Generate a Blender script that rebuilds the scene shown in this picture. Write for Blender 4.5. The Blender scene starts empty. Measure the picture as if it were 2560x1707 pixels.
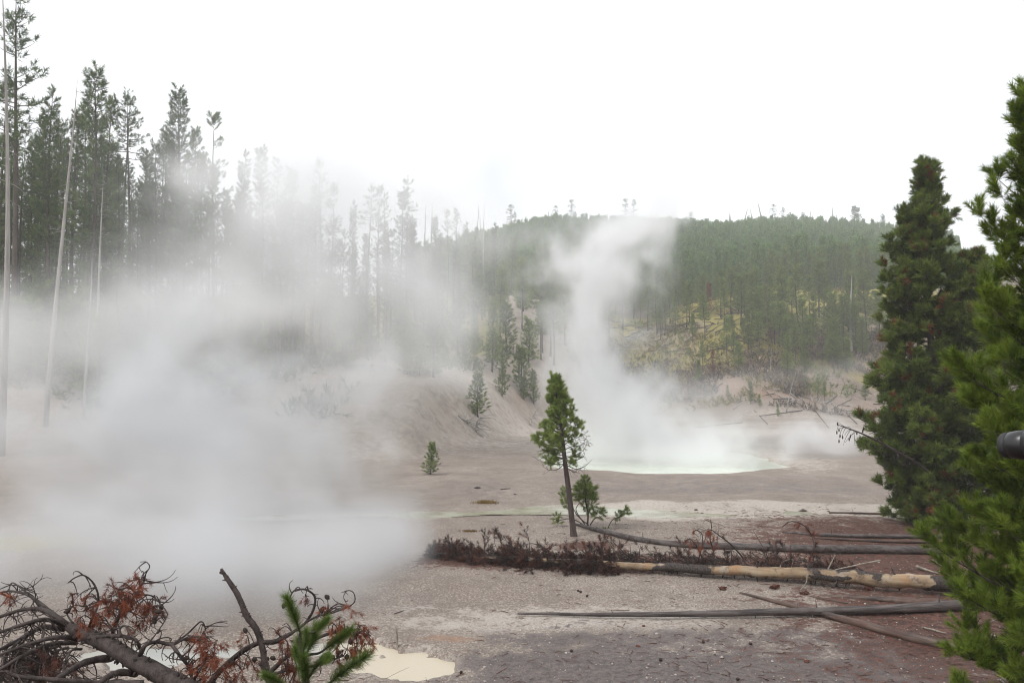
import bpy, math, random
import numpy as np

# ------------------------------------------------------------------ camera, sky, sun, exposure
scn = bpy.context.scene
COL = scn.collection
R = math.radians
FPX = 2009.0                       # focal length in pixels of the 2560 wide photograph
PITCH = R(3.05)
EYE = 4.0

cam_d = bpy.data.cameras.new('camera')
cam_d.sensor_width = 36.0
cam_d.lens = 36.0 * FPX / 2560.0
cam_d.clip_start = 0.1
cam_d.clip_end = 4000.0
cam = bpy.data.objects.new('camera', cam_d)
COL.objects.link(cam)
cam.location = (0, 0, EYE)
cam.rotation_euler = (R(90) + PITCH, 0, 0)
scn.camera = cam

SUN_EL, SUN_AZ = R(52), R(-125)    # bright patch of an overcast sky, high behind the left shoulder
world = bpy.data.worlds.new('World')
scn.world = world
world.use_nodes = True
wn = world.node_tree
wn.nodes.clear()
w_out = wn.nodes.new('ShaderNodeOutputWorld')
w_bg = wn.nodes.new('ShaderNodeBackground')
w_sky = wn.nodes.new('ShaderNodeTexSky')
w_sky.sky_type = 'NISHITA'
w_sky.sun_disc = False
w_sky.sun_elevation = SUN_EL
w_sky.sun_rotation = SUN_AZ
w_sky.air_density = 1.0
w_sky.dust_density = 4.0
w_mix = wn.nodes.new('ShaderNodeMix')
w_mix.data_type = 'RGBA'
w_mix.inputs[0].default_value = 0.86          # an unbroken white cloud sheet over most of the blue
w_mix.inputs[7].default_value = (10.6, 10.8, 11.1, 1)
wn.links.new(w_sky.outputs[0], w_mix.inputs[6])
w_tc = wn.nodes.new('ShaderNodeTexCoord')
w_ns = wn.nodes.new('ShaderNodeTexNoise')              # faint grey folds in the cloud sheet
w_ns.inputs['Scale'].default_value = 2.6
w_ns.inputs['Detail'].default_value = 5
w_mr = wn.nodes.new('ShaderNodeMapRange')
w_mr.inputs[1].default_value, w_mr.inputs[2].default_value = 0.3, 0.7
w_mr.inputs[3].default_value, w_mr.inputs[4].default_value = 0.62, 1.06
w_mul = wn.nodes.new('ShaderNodeMix')
w_mul.data_type, w_mul.blend_type = 'RGBA', 'MULTIPLY'
w_mul.inputs[0].default_value = 1.0
wn.links.new(w_tc.outputs['Generated'], w_ns.inputs['Vector'])
wn.links.new(w_ns.outputs[0], w_mr.inputs[0])
wn.links.new(w_mix.outputs[2], w_mul.inputs[6])
wn.links.new(w_mr.outputs[0], w_mul.inputs[7])
wn.links.new(w_mul.outputs[2], w_bg.inputs[0])
w_bg.inputs[1].default_value = 0.112
wn.links.new(w_bg.outputs[0], w_out.inputs[0])

sun_d = bpy.data.lights.new('sun', 'SUN')
sun_d.energy = 1.5
sun_d.angle = R(16)
sun_d.color = (1.0, 0.97, 0.93)
sun = bpy.data.objects.new('sun', sun_d)
COL.objects.link(sun)
sun.rotation_euler = (R(90) - SUN_EL, 0, R(-55))      # comes over the left shoulder

scn.view_settings.view_transform = 'Standard'
scn.view_settings.look = 'None'
scn.view_settings.gamma = 1.0
scn.view_settings.use_curve_mapping = False
scn.view_settings.exposure = 0.52
cy = scn.cycles
cy.use_denoising = True
cy.max_bounces = 8
cy.diffuse_bounces = 3
cy.glossy_bounces = 2
cy.transmission_bounces = 3
cy.transparent_max_bounces = 6
cy.volume_bounces = 4
cy.volume_step_rate = 2.5
cy.volume_max_steps = 256
cy.use_adaptive_sampling = True
cy.adaptive_threshold = 0.008
cy.filter_width = 1.1

HAZE_DENSITY = 0.0011
STEAM_GAIN = 1.0

rng = np.random.default_rng(7)
random.seed(7)

# ------------------------------------------------------------------ noise and small maths
_L3 = rng.random((64, 64, 64)).astype(np.float32)
_L2 = rng.random((256, 256))


def S(t):
    t = np.clip(t, 0, 1)
    return t * t * (3 - 2 * t)


def noise3(x, y, z):
    xi, yi, zi = np.floor(x), np.floor(y), np.floor(z)
    fx, fy, fz = x - xi, y - yi, z - zi
    fx, fy, fz = [f * f * (3 - 2 * f) for f in (fx, fy, fz)]
    a, b, c = [v.astype(np.int64) for v in (xi, yi, zi)]
    a0, a1, b0, b1, c0, c1 = a & 63, (a + 1) & 63, b & 63, (b + 1) & 63, c & 63, (c + 1) & 63
    g = lambda i, j, k: _L3[i, j, k]
    x00 = g(a0, b0, c0) * (1 - fx) + g(a1, b0, c0) * fx
    x10 = g(a0, b1, c0) * (1 - fx) + g(a1, b1, c0) * fx
    x01 = g(a0, b0, c1) * (1 - fx) + g(a1, b0, c1) * fx
    x11 = g(a0, b1, c1) * (1 - fx) + g(a1, b1, c1) * fx
    return (x00 * (1 - fy) + x10 * fy) * (1 - fz) + (x01 * (1 - fy) + x11 * fy) * fz


def fbm3(x, y, z, octaves=4, gain=0.5):
    s, a, t, f = 0.0, 1.0, 0.0, 1.0
    for o in range(octaves):
        s = s + a * noise3(x * f + 17.3 * o, y * f + 5.1 * o, z * f + 9.7 * o)
        t += a
        a *= gain
        f *= 2.03
    return s / t


def noise2(x, y):
    x, y = np.asarray(x, float), np.asarray(y, float)
    xi, yi = np.floor(x), np.floor(y)
    fx, fy = x - xi, y - yi
    fx, fy = fx * fx * (3 - 2 * fx), fy * fy * (3 - 2 * fy)
    a, b = xi.astype(np.int64), yi.astype(np.int64)
    a0, a1, b0, b1 = a & 255, (a + 1) & 255, b & 255, (b + 1) & 255
    return (_L2[a0, b0] * (1 - fx) + _L2[a1, b0] * fx) * (1 - fy) + (_L2[a0, b1] * (1 - fx) + _L2[a1, b1] * fx) * fy


def fbm2(x, y, octaves=4, gain=0.5):
    s, a, t, f = 0.0, 1.0, 0.0, 1.0
    for o in range(octaves):
        s = s + a * noise2(x * f + 31.7 * o, y * f + 11.3 * o)
        t += a
        a *= gain
        f *= 2.03
    return s / t


def unit(v):
    v = np.asarray(v, float)
    return v / np.maximum(np.linalg.norm(v, axis=-1, keepdims=True), 1e-9)


# ------------------------------------------------------------------ the lie of the land
POOL = (8.0, 46.0, 6.6, 9.4)        # the milky pool: centre x, y and half axes


def pool_e(x, y):
    n = fbm2(x * 0.22 + 3, y * 0.22 + 8, 3) - 0.5
    return np.hypot((x - POOL[0]) / POOL[2], (y - POOL[1]) / POOL[3]) + n * 0.35


def stream_y(x):
    return 25.6 + 0.5 * np.sin(x * 0.35 + 1.0) + 0.25 * np.sin(x * 0.9) + 0.03 * (x - 4)


def stream_w(x):
    return 0.32 + 0.75 * S((x + 0.5) / 5.0) + 0.12 * np.sin(x * 1.7)


def cream_e(x, y):
    n = fbm2(x * 1.5 + 40, y * 1.5 + 3, 3) - 0.5
    e1 = np.minimum(np.hypot((x + 1.65) / 0.80, (y - 11.95) / 0.62), np.hypot((x + 2.45) / 0.75, (y - 12.55) / 0.50))
    e2 = np.hypot((x + 5.3) / 1.3, (y - 12.3) / 0.5)
    return np.minimum(e1, e2) + n * 1.5


def land(x, y):
    x, y = np.asarray(x, float), np.asarray(y, float)
    u = x / np.maximum(y, 1.0)
    z = (fbm2(x * 0.12, y * 0.12, 3) - 0.5) * 0.35 + (fbm2(x * 0.9 + 9, y * 0.9, 3) - 0.5) * 0.07
    z = z * S((y - 8) / 6)
    z = z + 2.25 * S((9.5 - y) / 9.5)
    # left bank and the ridge behind it
    y0 = np.where(x > -6, 40 + 3.0 * (x + 6), 40 + 0.25 * (x + 6))
    d = y - y0
    ramp = 0.27 * np.maximum(d, 0)
    left = 10.0 * (1 - np.exp(-np.maximum(ramp - 0.0, 0) / 7.5)) * S(d / 17 + 0.08)
    w_ = S((0.12 - u) / 0.05)
    left = left + 10.0 * (S((y - 70) / 80) * w_ + S((y - 105) / 45) * (1 - w_))
    left = left + (fbm2(x * 0.10 + 60, y * 0.10, 3) - 0.5) * 2.2 * S(d / 12)
    # steep knoll on the right, then the long wooded hill
    K = S((u - 0.085) / 0.06)
    crest = 15.0 + 6.0 * S((u - 0.14) / 0.22)
    t = np.clip((y - 99.5 - 4 * np.sin(x * 0.15)) / 42.0, 0, 1)
    knoll = crest * (0.55 * t + 0.45 * S(t)) * K
    knoll = knoll + (fbm2(x * 0.13 + 7, y * 0.13 + 70, 3) - 0.5) * 3.0 * S((y - 100) / 14) * K
    rise = np.clip((y - 150) / 165.0, 0, 1)
    hill = 41.0 * (0.75 * rise + 0.25 * S(rise)) * S((x + 90) / 110) * (1 - 0.5 * S((u - 0.34) / 0.5))
    hill = hill - 30 * S((y - 325) / 300)
    hill = hill + (fbm2(x * 0.02, y * 0.02 + 3, 2) - 0.5) * 3 * S((y - 170) / 60)
    base = np.maximum(left, knoll)
    lev = S((y - 142) / 40) * S((u + 0.06) / 0.05)
    base = base * (1 - lev) + 18.5 * lev
    z = z + base + hill
    # water beds
    z = z - 0.55 * S((1.08 - pool_e(x, y)) / 0.22)
    sy = stream_y(x)
    z = z - 0.13 * S(1.35 - np.abs(y - sy) / stream_w(x)) * S((x + 9) / 4)
    z = z - 0.22 * S((1.12 - cream_e(x, y)) / 0.30)
    return z


def ray(px, py):
    """World direction of a pixel of the 2560 x 1707 photograph, scaled to 1 m of depth along y."""
    a, b = (px - 1280.0) / FPX, (853.5 - py) / FPX
    dy = math.cos(PITCH) - b * math.sin(PITCH)
    dz = math.sin(PITCH) + b * math.cos(PITCH)
    return a / dy, dz / dy


def at(px, py, Y):
    a, c = ray(px, py)
    return np.array([a * Y, Y, EYE + c * Y])


def hit(px, py):
    """Where the line of sight of a pixel meets the land."""
    a, c = ray(px, py)
    Y = np.geomspace(6, 500, 5000)
    gap = EYE + c * Y - land(a * Y, Y)
    k = int(np.argmax(gap < 0)) if (gap < 0).any() else len(Y) - 1
    return np.array([a * Y[k], Y[k], float(land(a * Y[k], Y[k]))])


def on(x, y):
    return float(land(x, y))


# ------------------------------------------------------------------ meshes from arrays
class Geo:
    """Collects triangles and quads (numpy) for one mesh object, with a float per vertex called tint."""

    def __init__(self):
        self.v, self.t, self.q, self.tint, self.n = [], [], [], [], 0

    def add(self, v, tris=None, quads=None, tint=0.5):
        v = np.asarray(v, float)
        if tris is not None and len(tris):
            self.t.append(np.asarray(tris) + self.n)
        if quads is not None and len(quads):
            self.q.append(np.asarray(quads) + self.n)
        self.v.append(v)
        self.tint.append(np.broadcast_to(np.asarray(tint, float), (len(v),)))
        self.n += len(v)

    def join(self, other):
        for v, ti in zip(other.v, other.tint):
            self.v.append(v)
            self.tint.append(ti)
        self.t += [t + self.n for t in other.t]
        self.q += [q + self.n for q in other.q]
        self.n += other.n

    def mesh(self, name, mat, smooth=True, attrs=None):
        me = bpy.data.meshes.new(name)
        V = np.concatenate(self.v) if self.v else np.zeros((0, 3))
        T = np.concatenate(self.t) if self.t else np.zeros((0, 3), int)
        Q = np.concatenate(self.q) if self.q else np.zeros((0, 4), int)
        me.vertices.add(len(V))
        me.vertices.foreach_set('co', V.astype(np.float32).ravel())
        nl = len(T) * 3 + len(Q) * 4
        me.loops.add(nl)
        me.loops.foreach_set('vertex_index', np.concatenate([T.ravel(), Q.ravel()]).astype(np.int32))
        me.polygons.add(len(T) + len(Q))
        st = np.concatenate([np.arange(len(T)) * 3, len(T) * 3 + np.arange(len(Q)) * 4]).astype(np.int32)
        me.polygons.foreach_set('loop_start', st)
        me.update(calc_edges=True)
        me.polygons.foreach_set('use_smooth', np.full(len(T) + len(Q), smooth))
        A = {'tint': np.concatenate(self.tint) if self.tint else np.zeros(0)}
        A.update(attrs or {})
        for k, a in A.items():
            at_ = me.attributes.new(k, 'FLOAT', 'POINT')
            at_.data.foreach_set('value', np.asarray(a, np.float32))
        me.materials.append(mat)
        me.validate()
        return me


def link(name, me, parent=None, loc=None, rot=None, scale=None):
    o = bpy.data.objects.new(name, me)
    COL.objects.link(o)
    if parent is not None:
        o.parent = parent
    if loc is not None:
        o.location = loc
    if rot is not None:
        o.rotation_euler = rot
    if scale is not None:
        o.scale = scale
    return o


def tag(o, label, cat, group=None):
    o['label'] = label
    o['category'] = cat
    if group:
        o['group'] = group
    return o


def thing(name, label, cat, loc=(0, 0, 0), group=None, rot=None, scale=None):
    return tag(link(name, None, None, loc, rot, scale), label, cat, group)


def structure(o):
    o['kind'] = 'structure'
    return o


def stuff(o):
    o['kind'] = 'stuff'
    return o


def copy_tree(root, loc, rotz=0.0, scale=(1, 1, 1), lean=(0, 0)):
    r = root.copy()
    COL.objects.link(r)
    r.location, r.rotation_euler, r.scale = loc, (lean[0], lean[1], rotz), scale
    for ch in list(root.children):
        c = ch.copy()
        COL.objects.link(c)
        c.parent = r
        for g in list(ch.children):
            d = g.copy()
            COL.objects.link(d)
            d.parent = c
    return r


def spline(P, n):
    """Catmull-Rom through the rows of P (any number of columns), n samples."""
    P = np.asarray(P, float)
    if len(P) == 2:
        t = np.linspace(0, 1, n)[:, None]
        return P[0] * (1 - t) + P[1] * t
    Q = np.vstack([2 * P[0] - P[1], P, 2 * P[-1] - P[-2]])
    seg = np.linspace(0, len(P) - 1 - 1e-6, n)
    k = seg.astype(int)
    t = (seg - k)[:, None]
    p0, p1, p2, p3 = Q[k], Q[k + 1], Q[k + 2], Q[k + 3]
    return 0.5 * (2 * p1 + (p2 - p0) * t + (2 * p0 - 5 * p1 + 4 * p2 - p3) * t ** 2 + (3 * p1 - p0 - 3 * p2 + p3) * t ** 3)


def tube(g, P, r, sides=6, tint=0.5, rough=0.0, seed=0, tints=None):
    """A tapered round bar along the points P with a radius per point; both ends closed."""
    P = np.asarray(P, float)
    n = len(P)
    r = np.broadcast_to(np.asarray(r, float), (n,))
    T = unit(np.gradient(P, axis=0))
    ref = np.array([0.0, 0.0, 1.0]) if abs(T[:, 2]).mean() < 0.8 else np.array([1.0, 0.0, 0.0])
    A = unit(np.cross(T, ref))
    B = np.cross(T, A)
    th = np.linspace(0, 2 * np.pi, sides, endpoint=False)
    rr = r[:, None] * np.ones((1, sides))
    if rough:
        k = np.arange(n)[:, None] * 0.7 + seed * 3.3
        rr = rr * (1 + rough * (noise2(k * np.ones((1, sides)), np.arange(sides)[None, :] * 1.3 + seed) - 0.5) * 2)
    V = P[:, None, :] + rr[..., None] * (np.cos(th)[None, :, None] * A[:, None, :] + np.sin(th)[None, :, None] * B[:, None, :])
    V = V.reshape(-1, 3)
    i, j = np.meshgrid(np.arange(n - 1), np.arange(sides), indexing='ij')
    j2 = (j + 1) % sides
    quads = np.stack([i * sides + j, i * sides + j2, (i + 1) * sides + j2, (i + 1) * sides + j], -1).reshape(-1, 4)
    V = np.vstack([V, P[0] - T[0] * r[0] * 0.3, P[-1] + T[-1] * r[-1] * 0.3])
    a, b = n * sides, n * sides + 1
    k = np.arange(sides)
    tr = np.vstack([np.stack([np.full(sides, a), (k + 1) % sides, k], -1),
                    np.stack([np.full(sides, b), (n - 1) * sides + k, (n - 1) * sides + (k + 1) % sides], -1)])
    if tints is not None:
        tint = np.concatenate([np.repeat(tints, sides), [tints[0], tints[-1]]])
    g.add(V, tr, quads, tint)


def shoot_template(n, nl, nw, spread=50, seed=1, lo=0.05, curve=0.0):
    """A bottle-brush shoot of unit length along z: n single needles. Lengths are in units of the shoot length."""
    r = np.random.default_rng(seed)
    t = lo + (1 - lo) * np.sqrt(np.linspace(0.0, 1, n))
    az = np.arange(n) * 2.39996 + r.uniform(-.4, .4, n)
    sp = np.radians(spread) * (1 - 0.45 * t ** 3) * r.uniform(.7, 1.2, n)
    d = np.stack([np.sin(sp) * np.cos(az), np.sin(sp) * np.sin(az), np.cos(sp)], -1)
    base = np.stack([np.zeros(n), np.zeros(n), t * 0.92], -1)
    side = unit(np.cross(d, r.normal(size=(n, 3))))
    L = nl * r.uniform(.75, 1.1, n)[:, None]
    V = np.stack([base - side * nw / 2, base + side * nw / 2, base + d * L], 1).reshape(-1, 3)
    return V, np.arange(3 * n).reshape(-1, 3)


TPL_NEAR = shoot_template(64, 0.42, 0.036, 54, 1)
TPL_MID = shoot_template(46, 0.62, 0.060, 58, 2)
TPL_SMALL = shoot_template(24, 0.58, 0.085, 56, 3)
TPL_FAR = shoot_template(16, 0.60, 0.09, 58, 4)
TPL_WISP = shoot_template(7, 0.80, 0.22, 48, 5)
TPL_DEAD = shoot_template(38, 0.48, 0.042, 62, 6)


def frames(D, roll):
    """Rotation matrices whose third column is D."""
    D = unit(D)
    ref = np.where(np.abs(D[:, 2:3]) < 0.9, np.array([[0, 0, 1.0]]), np.array([[1.0, 0, 0]]))
    A = unit(np.cross(ref, D))
    B = np.cross(D, A)
    c, s = np.cos(roll)[:, None], np.sin(roll)[:, None]
    return np.stack([A * c + B * s, -A * s + B * c, D], -1)


def shoots(g, tpl, P, D, size, rg, tint=None):
    """Sets a copy of the shoot template at every point P, along D, with a length per shoot."""
    P, D = np.asarray(P, float).reshape(-1, 3), np.asarray(D, float).reshape(-1, 3)
    n = len(P)
    if not n:
        return
    size = np.broadcast_to(np.asarray(size, float), (n,))
    M = frames(D, rg.uniform(0, 6.28, n)) * size[:, None, None]
    tv, tf = tpl
    V = np.einsum('nij,vj->nvi', M, tv) + P[:, None, :]
    F = (tf[None] + (np.arange(n) * len(tv))[:, None, None]).reshape(-1, 3)
    if tint is None:
        tint = rg.uniform(0, 1, n)
    g.add(V.reshape(-1, 3), F, None, np.repeat(tint, len(tv)))


# ------------------------------------------------------------------ materials
def new_mat(name):
    m = bpy.data.materials.new(name)
    m.use_nodes = True
    nt = m.node_tree
    nt.nodes.clear()
    return m, nt


class N:
    """Tiny helper for building node graphs."""

    def __init__(self, nt):
        self.nt = nt

    def __call__(self, kind, **kw):
        n = self.nt.nodes.new(kind)
        for k, v in kw.items():
            setattr(n, k, v)
        return n

    def link(self, a, b):
        self.nt.links.new(a, b)

    def val(self, node, i, v):
        if hasattr(v, 'is_linked') or hasattr(v, 'links'):
            self.nt.links.new(v, node.inputs[i])
        else:
            node.inputs[i].default_value = v

    def math(self, op, a, b=0.0, clamp=False):
        n = self('ShaderNodeMath', operation=op, use_clamp=clamp)
        self.val(n, 0, a)
        self.val(n, 1, b)
        return n.outputs[0]

    def mix(self, f, a, b, blend='MIX'):
        n = self('ShaderNodeMix', data_type='RGBA', blend_type=blend)
        self.val(n, 0, f)
        for i, c in ((6, a), (7, b)):
            self.val(n, i, (*c, 1) if isinstance(c, tuple) and len(c) == 3 else c)
        return n.outputs[2]

    def noise(self, scale, detail=3, rough=0.5, vec=None, dist=0.0):
        n = self('ShaderNodeTexNoise')
        n.inputs['Scale'].default_value = scale
        n.inputs['Detail'].default_value = detail
        n.inputs['Roughness'].default_value = rough
        n.inputs['Distortion'].default_value = dist
        if vec is not None:
            self.link(vec, n.inputs['Vector'])
        return n.outputs[0]

    def ramp(self, v, lo, hi):
        n = self('ShaderNodeMapRange', interpolation_type='SMOOTHSTEP')
        self.val(n, 0, v)
        n.inputs[1].default_value, n.inputs[2].default_value = lo, hi
        return n.outputs[0]

    def attr(self, name):
        return self('ShaderNodeAttribute', attribute_name=name).outputs['Fac']

    def bump(self, h, strength, dist):
        n = self('ShaderNodeBump')
        n.inputs['Strength'].default_value = strength
        n.inputs['Distance'].default_value = dist
        self.link(h, n.inputs['Height'])
        return n.outputs[0]

    def principled(self, color, rough, normal=None, spec=0.3):
        b = self('ShaderNodeBsdfPrincipled')
        self.val(b, b.inputs.find('Base Color'), (*color, 1) if isinstance(color, tuple) else color)
        self.val(b, b.inputs.find('Roughness'), rough)
        b.inputs['Specular IOR Level'].default_value = spec
        if normal is not None:
            self.link(normal, b.inputs['Normal'])
        return b.outputs[0]

    def out(self, shader, volume=None):
        o = self('ShaderNodeOutputMaterial')
        if shader is not None:
            self.link(shader, o.inputs['Surface'])
        if volume is not None:
            self.link(volume, o.inputs['Volume'])


def foliage_mat(name, dark, light, tip=None, rust=0.0, trans=0.25):
    m, nt = new_mat(name)
    k = N(nt)
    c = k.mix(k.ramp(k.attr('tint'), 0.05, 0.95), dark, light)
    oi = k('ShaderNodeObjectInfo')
    c = k.mix(k.math('MULTIPLY', oi.outputs['Random'], 0.45), c, tuple(0.62 * a for a in dark))
    if rust:
        c = k.mix(k.ramp(k.attr('tint'), 1.0 - rust * 0.5, 1.0 - rust * 0.5 + 0.01), c, (0.16, 0.055, 0.022))
    d = k.principled(c, 0.55, spec=0.25)
    t = k('ShaderNodeBsdfTranslucent')
    k.link(c, t.inputs[0])
    s = k('ShaderNodeMixShader')
    s.inputs[0].default_value = trans
    k.link(d, s.inputs[1])
    k.link(t.outputs[0], s.inputs[2])
    k.out(s.outputs[0])
    return m


def bark_mat(name, dark, light, scale=6.0, stretch=0.25, bump=0.02, rough=0.9):
    m, nt = new_mat(name)
    k = N(nt)
    tc = k('ShaderNodeTexCoord')
    mp = k('ShaderNodeMapping')
    mp.inputs['Scale'].default_value = (1, 1, stretch)
    k.link(tc.outputs['Object'], mp.inputs[0])
    n1 = k.noise(scale, 5, 0.65, mp.outputs[0])
    n2 = k.noise(scale * 5, 3, 0.6, mp.outputs[0])
    f = k.ramp(k.math('ADD', k.math('MULTIPLY', n1, 0.65), k.math('MULTIPLY', n2, 0.35)), 0.36, 0.64)
    c = k.mix(f, dark, light)
    c = k.mix(k.math('MULTIPLY', k.attr('tint'), 0.4), c, tuple(1.35 * a for a in light))
    k.out(k.principled(c, rough, k.bump(n2, 0.7, bump), 0.2))
    return m


M = {}
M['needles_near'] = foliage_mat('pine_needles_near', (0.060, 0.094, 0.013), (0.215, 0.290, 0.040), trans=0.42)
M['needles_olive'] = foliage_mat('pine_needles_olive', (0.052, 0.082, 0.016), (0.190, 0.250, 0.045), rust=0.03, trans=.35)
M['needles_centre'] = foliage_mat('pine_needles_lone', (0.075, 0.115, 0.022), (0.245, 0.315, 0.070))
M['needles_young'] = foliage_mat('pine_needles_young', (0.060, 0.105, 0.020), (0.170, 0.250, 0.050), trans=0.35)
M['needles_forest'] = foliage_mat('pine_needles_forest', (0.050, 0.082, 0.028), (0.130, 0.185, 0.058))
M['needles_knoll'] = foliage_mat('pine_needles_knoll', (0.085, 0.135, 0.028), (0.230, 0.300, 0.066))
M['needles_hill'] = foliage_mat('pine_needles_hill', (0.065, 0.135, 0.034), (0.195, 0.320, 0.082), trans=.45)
M['needles_rust'] = foliage_mat('dead_needles_rust', (0.085, 0.024, 0.014), (0.260, 0.070, 0.030), trans=0.15)
M['needles_brown'] = foliage_mat('dead_needles_brown', (0.018, 0.009, 0.007), (0.115, 0.042, 0.026), trans=0.05)
M['needles_redtree'] = foliage_mat('dead_needles_red', (0.10, 0.035, 0.020), (0.22, 0.075, 0.04), trans=0.1)
M['bark'] = bark_mat('pine_bark', (0.032, 0.026, 0.022), (0.100, 0.083, 0.070))
M['bark_lone'] = bark_mat('lone_pine_bark', (0.026, 0.019, 0.017), (0.085, 0.064, 0.055), 14, 0.3, 0.01)
M['snag'] = bark_mat('weathered_snag_wood', (0.17, 0.16, 0.15), (0.34, 0.32, 0.30), 5, 0.12)
M['deadwood'] = bark_mat('dead_branch_bark', (0.016, 0.012, 0.011), (0.065, 0.050, 0.045), 22, 0.6, 0.006, 0.7)
M['greylog'] = bark_mat('grey_log_wood', (0.035, 0.029, 0.027), (0.115, 0.098, 0.090), 9, 0.5, 0.006, 0.65)
M['palewood'] = bark_mat('bleached_wood', (0.12, 0.10, 0.08), (0.30, 0.26, 0.215), 10, 0.3, 0.006)
M['cone'] = bark_mat('pine_cone_scales', (0.020, 0.014, 0.012), (0.055, 0.040, 0.034), 60, 1.0, 0.004)


def log_mat(name, axis_scale):
    """Lying log: grain along the bar; attribute tint 0 = dark bark, 1 = bare pale wood."""
    m, nt = new_mat(name)
    k = N(nt)
    tc = k('ShaderNodeTexCoord')
    mp = k('ShaderNodeMapping')
    mp.inputs['Scale'].default_value = axis_scale
    k.link(tc.outputs['Object'], mp.inputs[0])
    g1 = k.noise(9, 5, 0.6, mp.outputs[0])
    g2 = k.noise(30, 3, 0.6, tc.outputs['Object'])
    b = k.mix(k.ramp(g2, 0.35, 0.65), (0.014, 0.011, 0.010), (0.062, 0.048, 0.042))
    w = k.mix(k.ramp(g1, 0.3, 0.7), (0.150, 0.098, 0.058), (0.33, 0.250, 0.160))
    w = k.mix(k.math('MULTIPLY', k.ramp(k.noise(3.1, 2, 0.5, tc.outputs['Object']), 0.5, 0.75), 0.7), w, (0.32, 0.29, 0.25))
    w = k.mix(k.math('MULTIPLY', k.ramp(k.noise(5.5, 6, 0.7, tc.outputs['Object']), 0.52, 0.64), 0.85), w, (0.085, 0.058, 0.042))
    w = k.mix(k.math('MULTIPLY', k.ramp(k.noise(2.2, 3, 0.6, tc.outputs['Object']), 0.5, 0.7), 0.5), w, (0.30, 0.15, 0.06))
    t = k.math('ADD', k.attr('tint'), k.math('MULTIPLY', k.math('SUBTRACT', k.noise(9, 4, 0.6, tc.outputs['Object']), 0.5), 0.9))
    c = k.mix(k.ramp(t, 0.42, 0.56), b, w)
    k.out(k.principled(c, 0.7, k.bump(g2, 0.6, 0.01), 0.3))
    return m


M['barelog'] = log_mat('half_bare_log', (0.12, 1, 1))


def greywood_mat(name, base, hi, red):
    m, nt = new_mat(name)
    k = N(nt)
    tc = k('ShaderNodeTexCoord')
    mp = k('ShaderNodeMapping')
    mp.inputs['Scale'].default_value = (0.06, 1, 1)
    k.link(tc.outputs['Object'], mp.inputs[0])
    g1 = k.noise(16, 6, 0.65, mp.outputs[0], 0.4)
    g2 = k.noise(3, 3, 0.5, tc.outputs['Object'])
    c = k.mix(k.ramp(g1, 0.38, 0.62), base, hi)
    c = k.mix(k.math('MULTIPLY', k.ramp(g2, 0.45, 0.7), 0.6), c, red)
    k.out(k.principled(c, 0.55, k.bump(g1, 0.6, 0.008), 0.35))
    return m


M['log_grey'] = greywood_mat('wet_grey_log', (0.028, 0.022, 0.021), (0.105, 0.088, 0.082), (0.045, 0.030, 0.025))
M['log_brown'] = greywood_mat('brown_split_log', (0.030, 0.019, 0.016), (0.105, 0.070, 0.054), (0.070, 0.030, 0.022))


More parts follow.
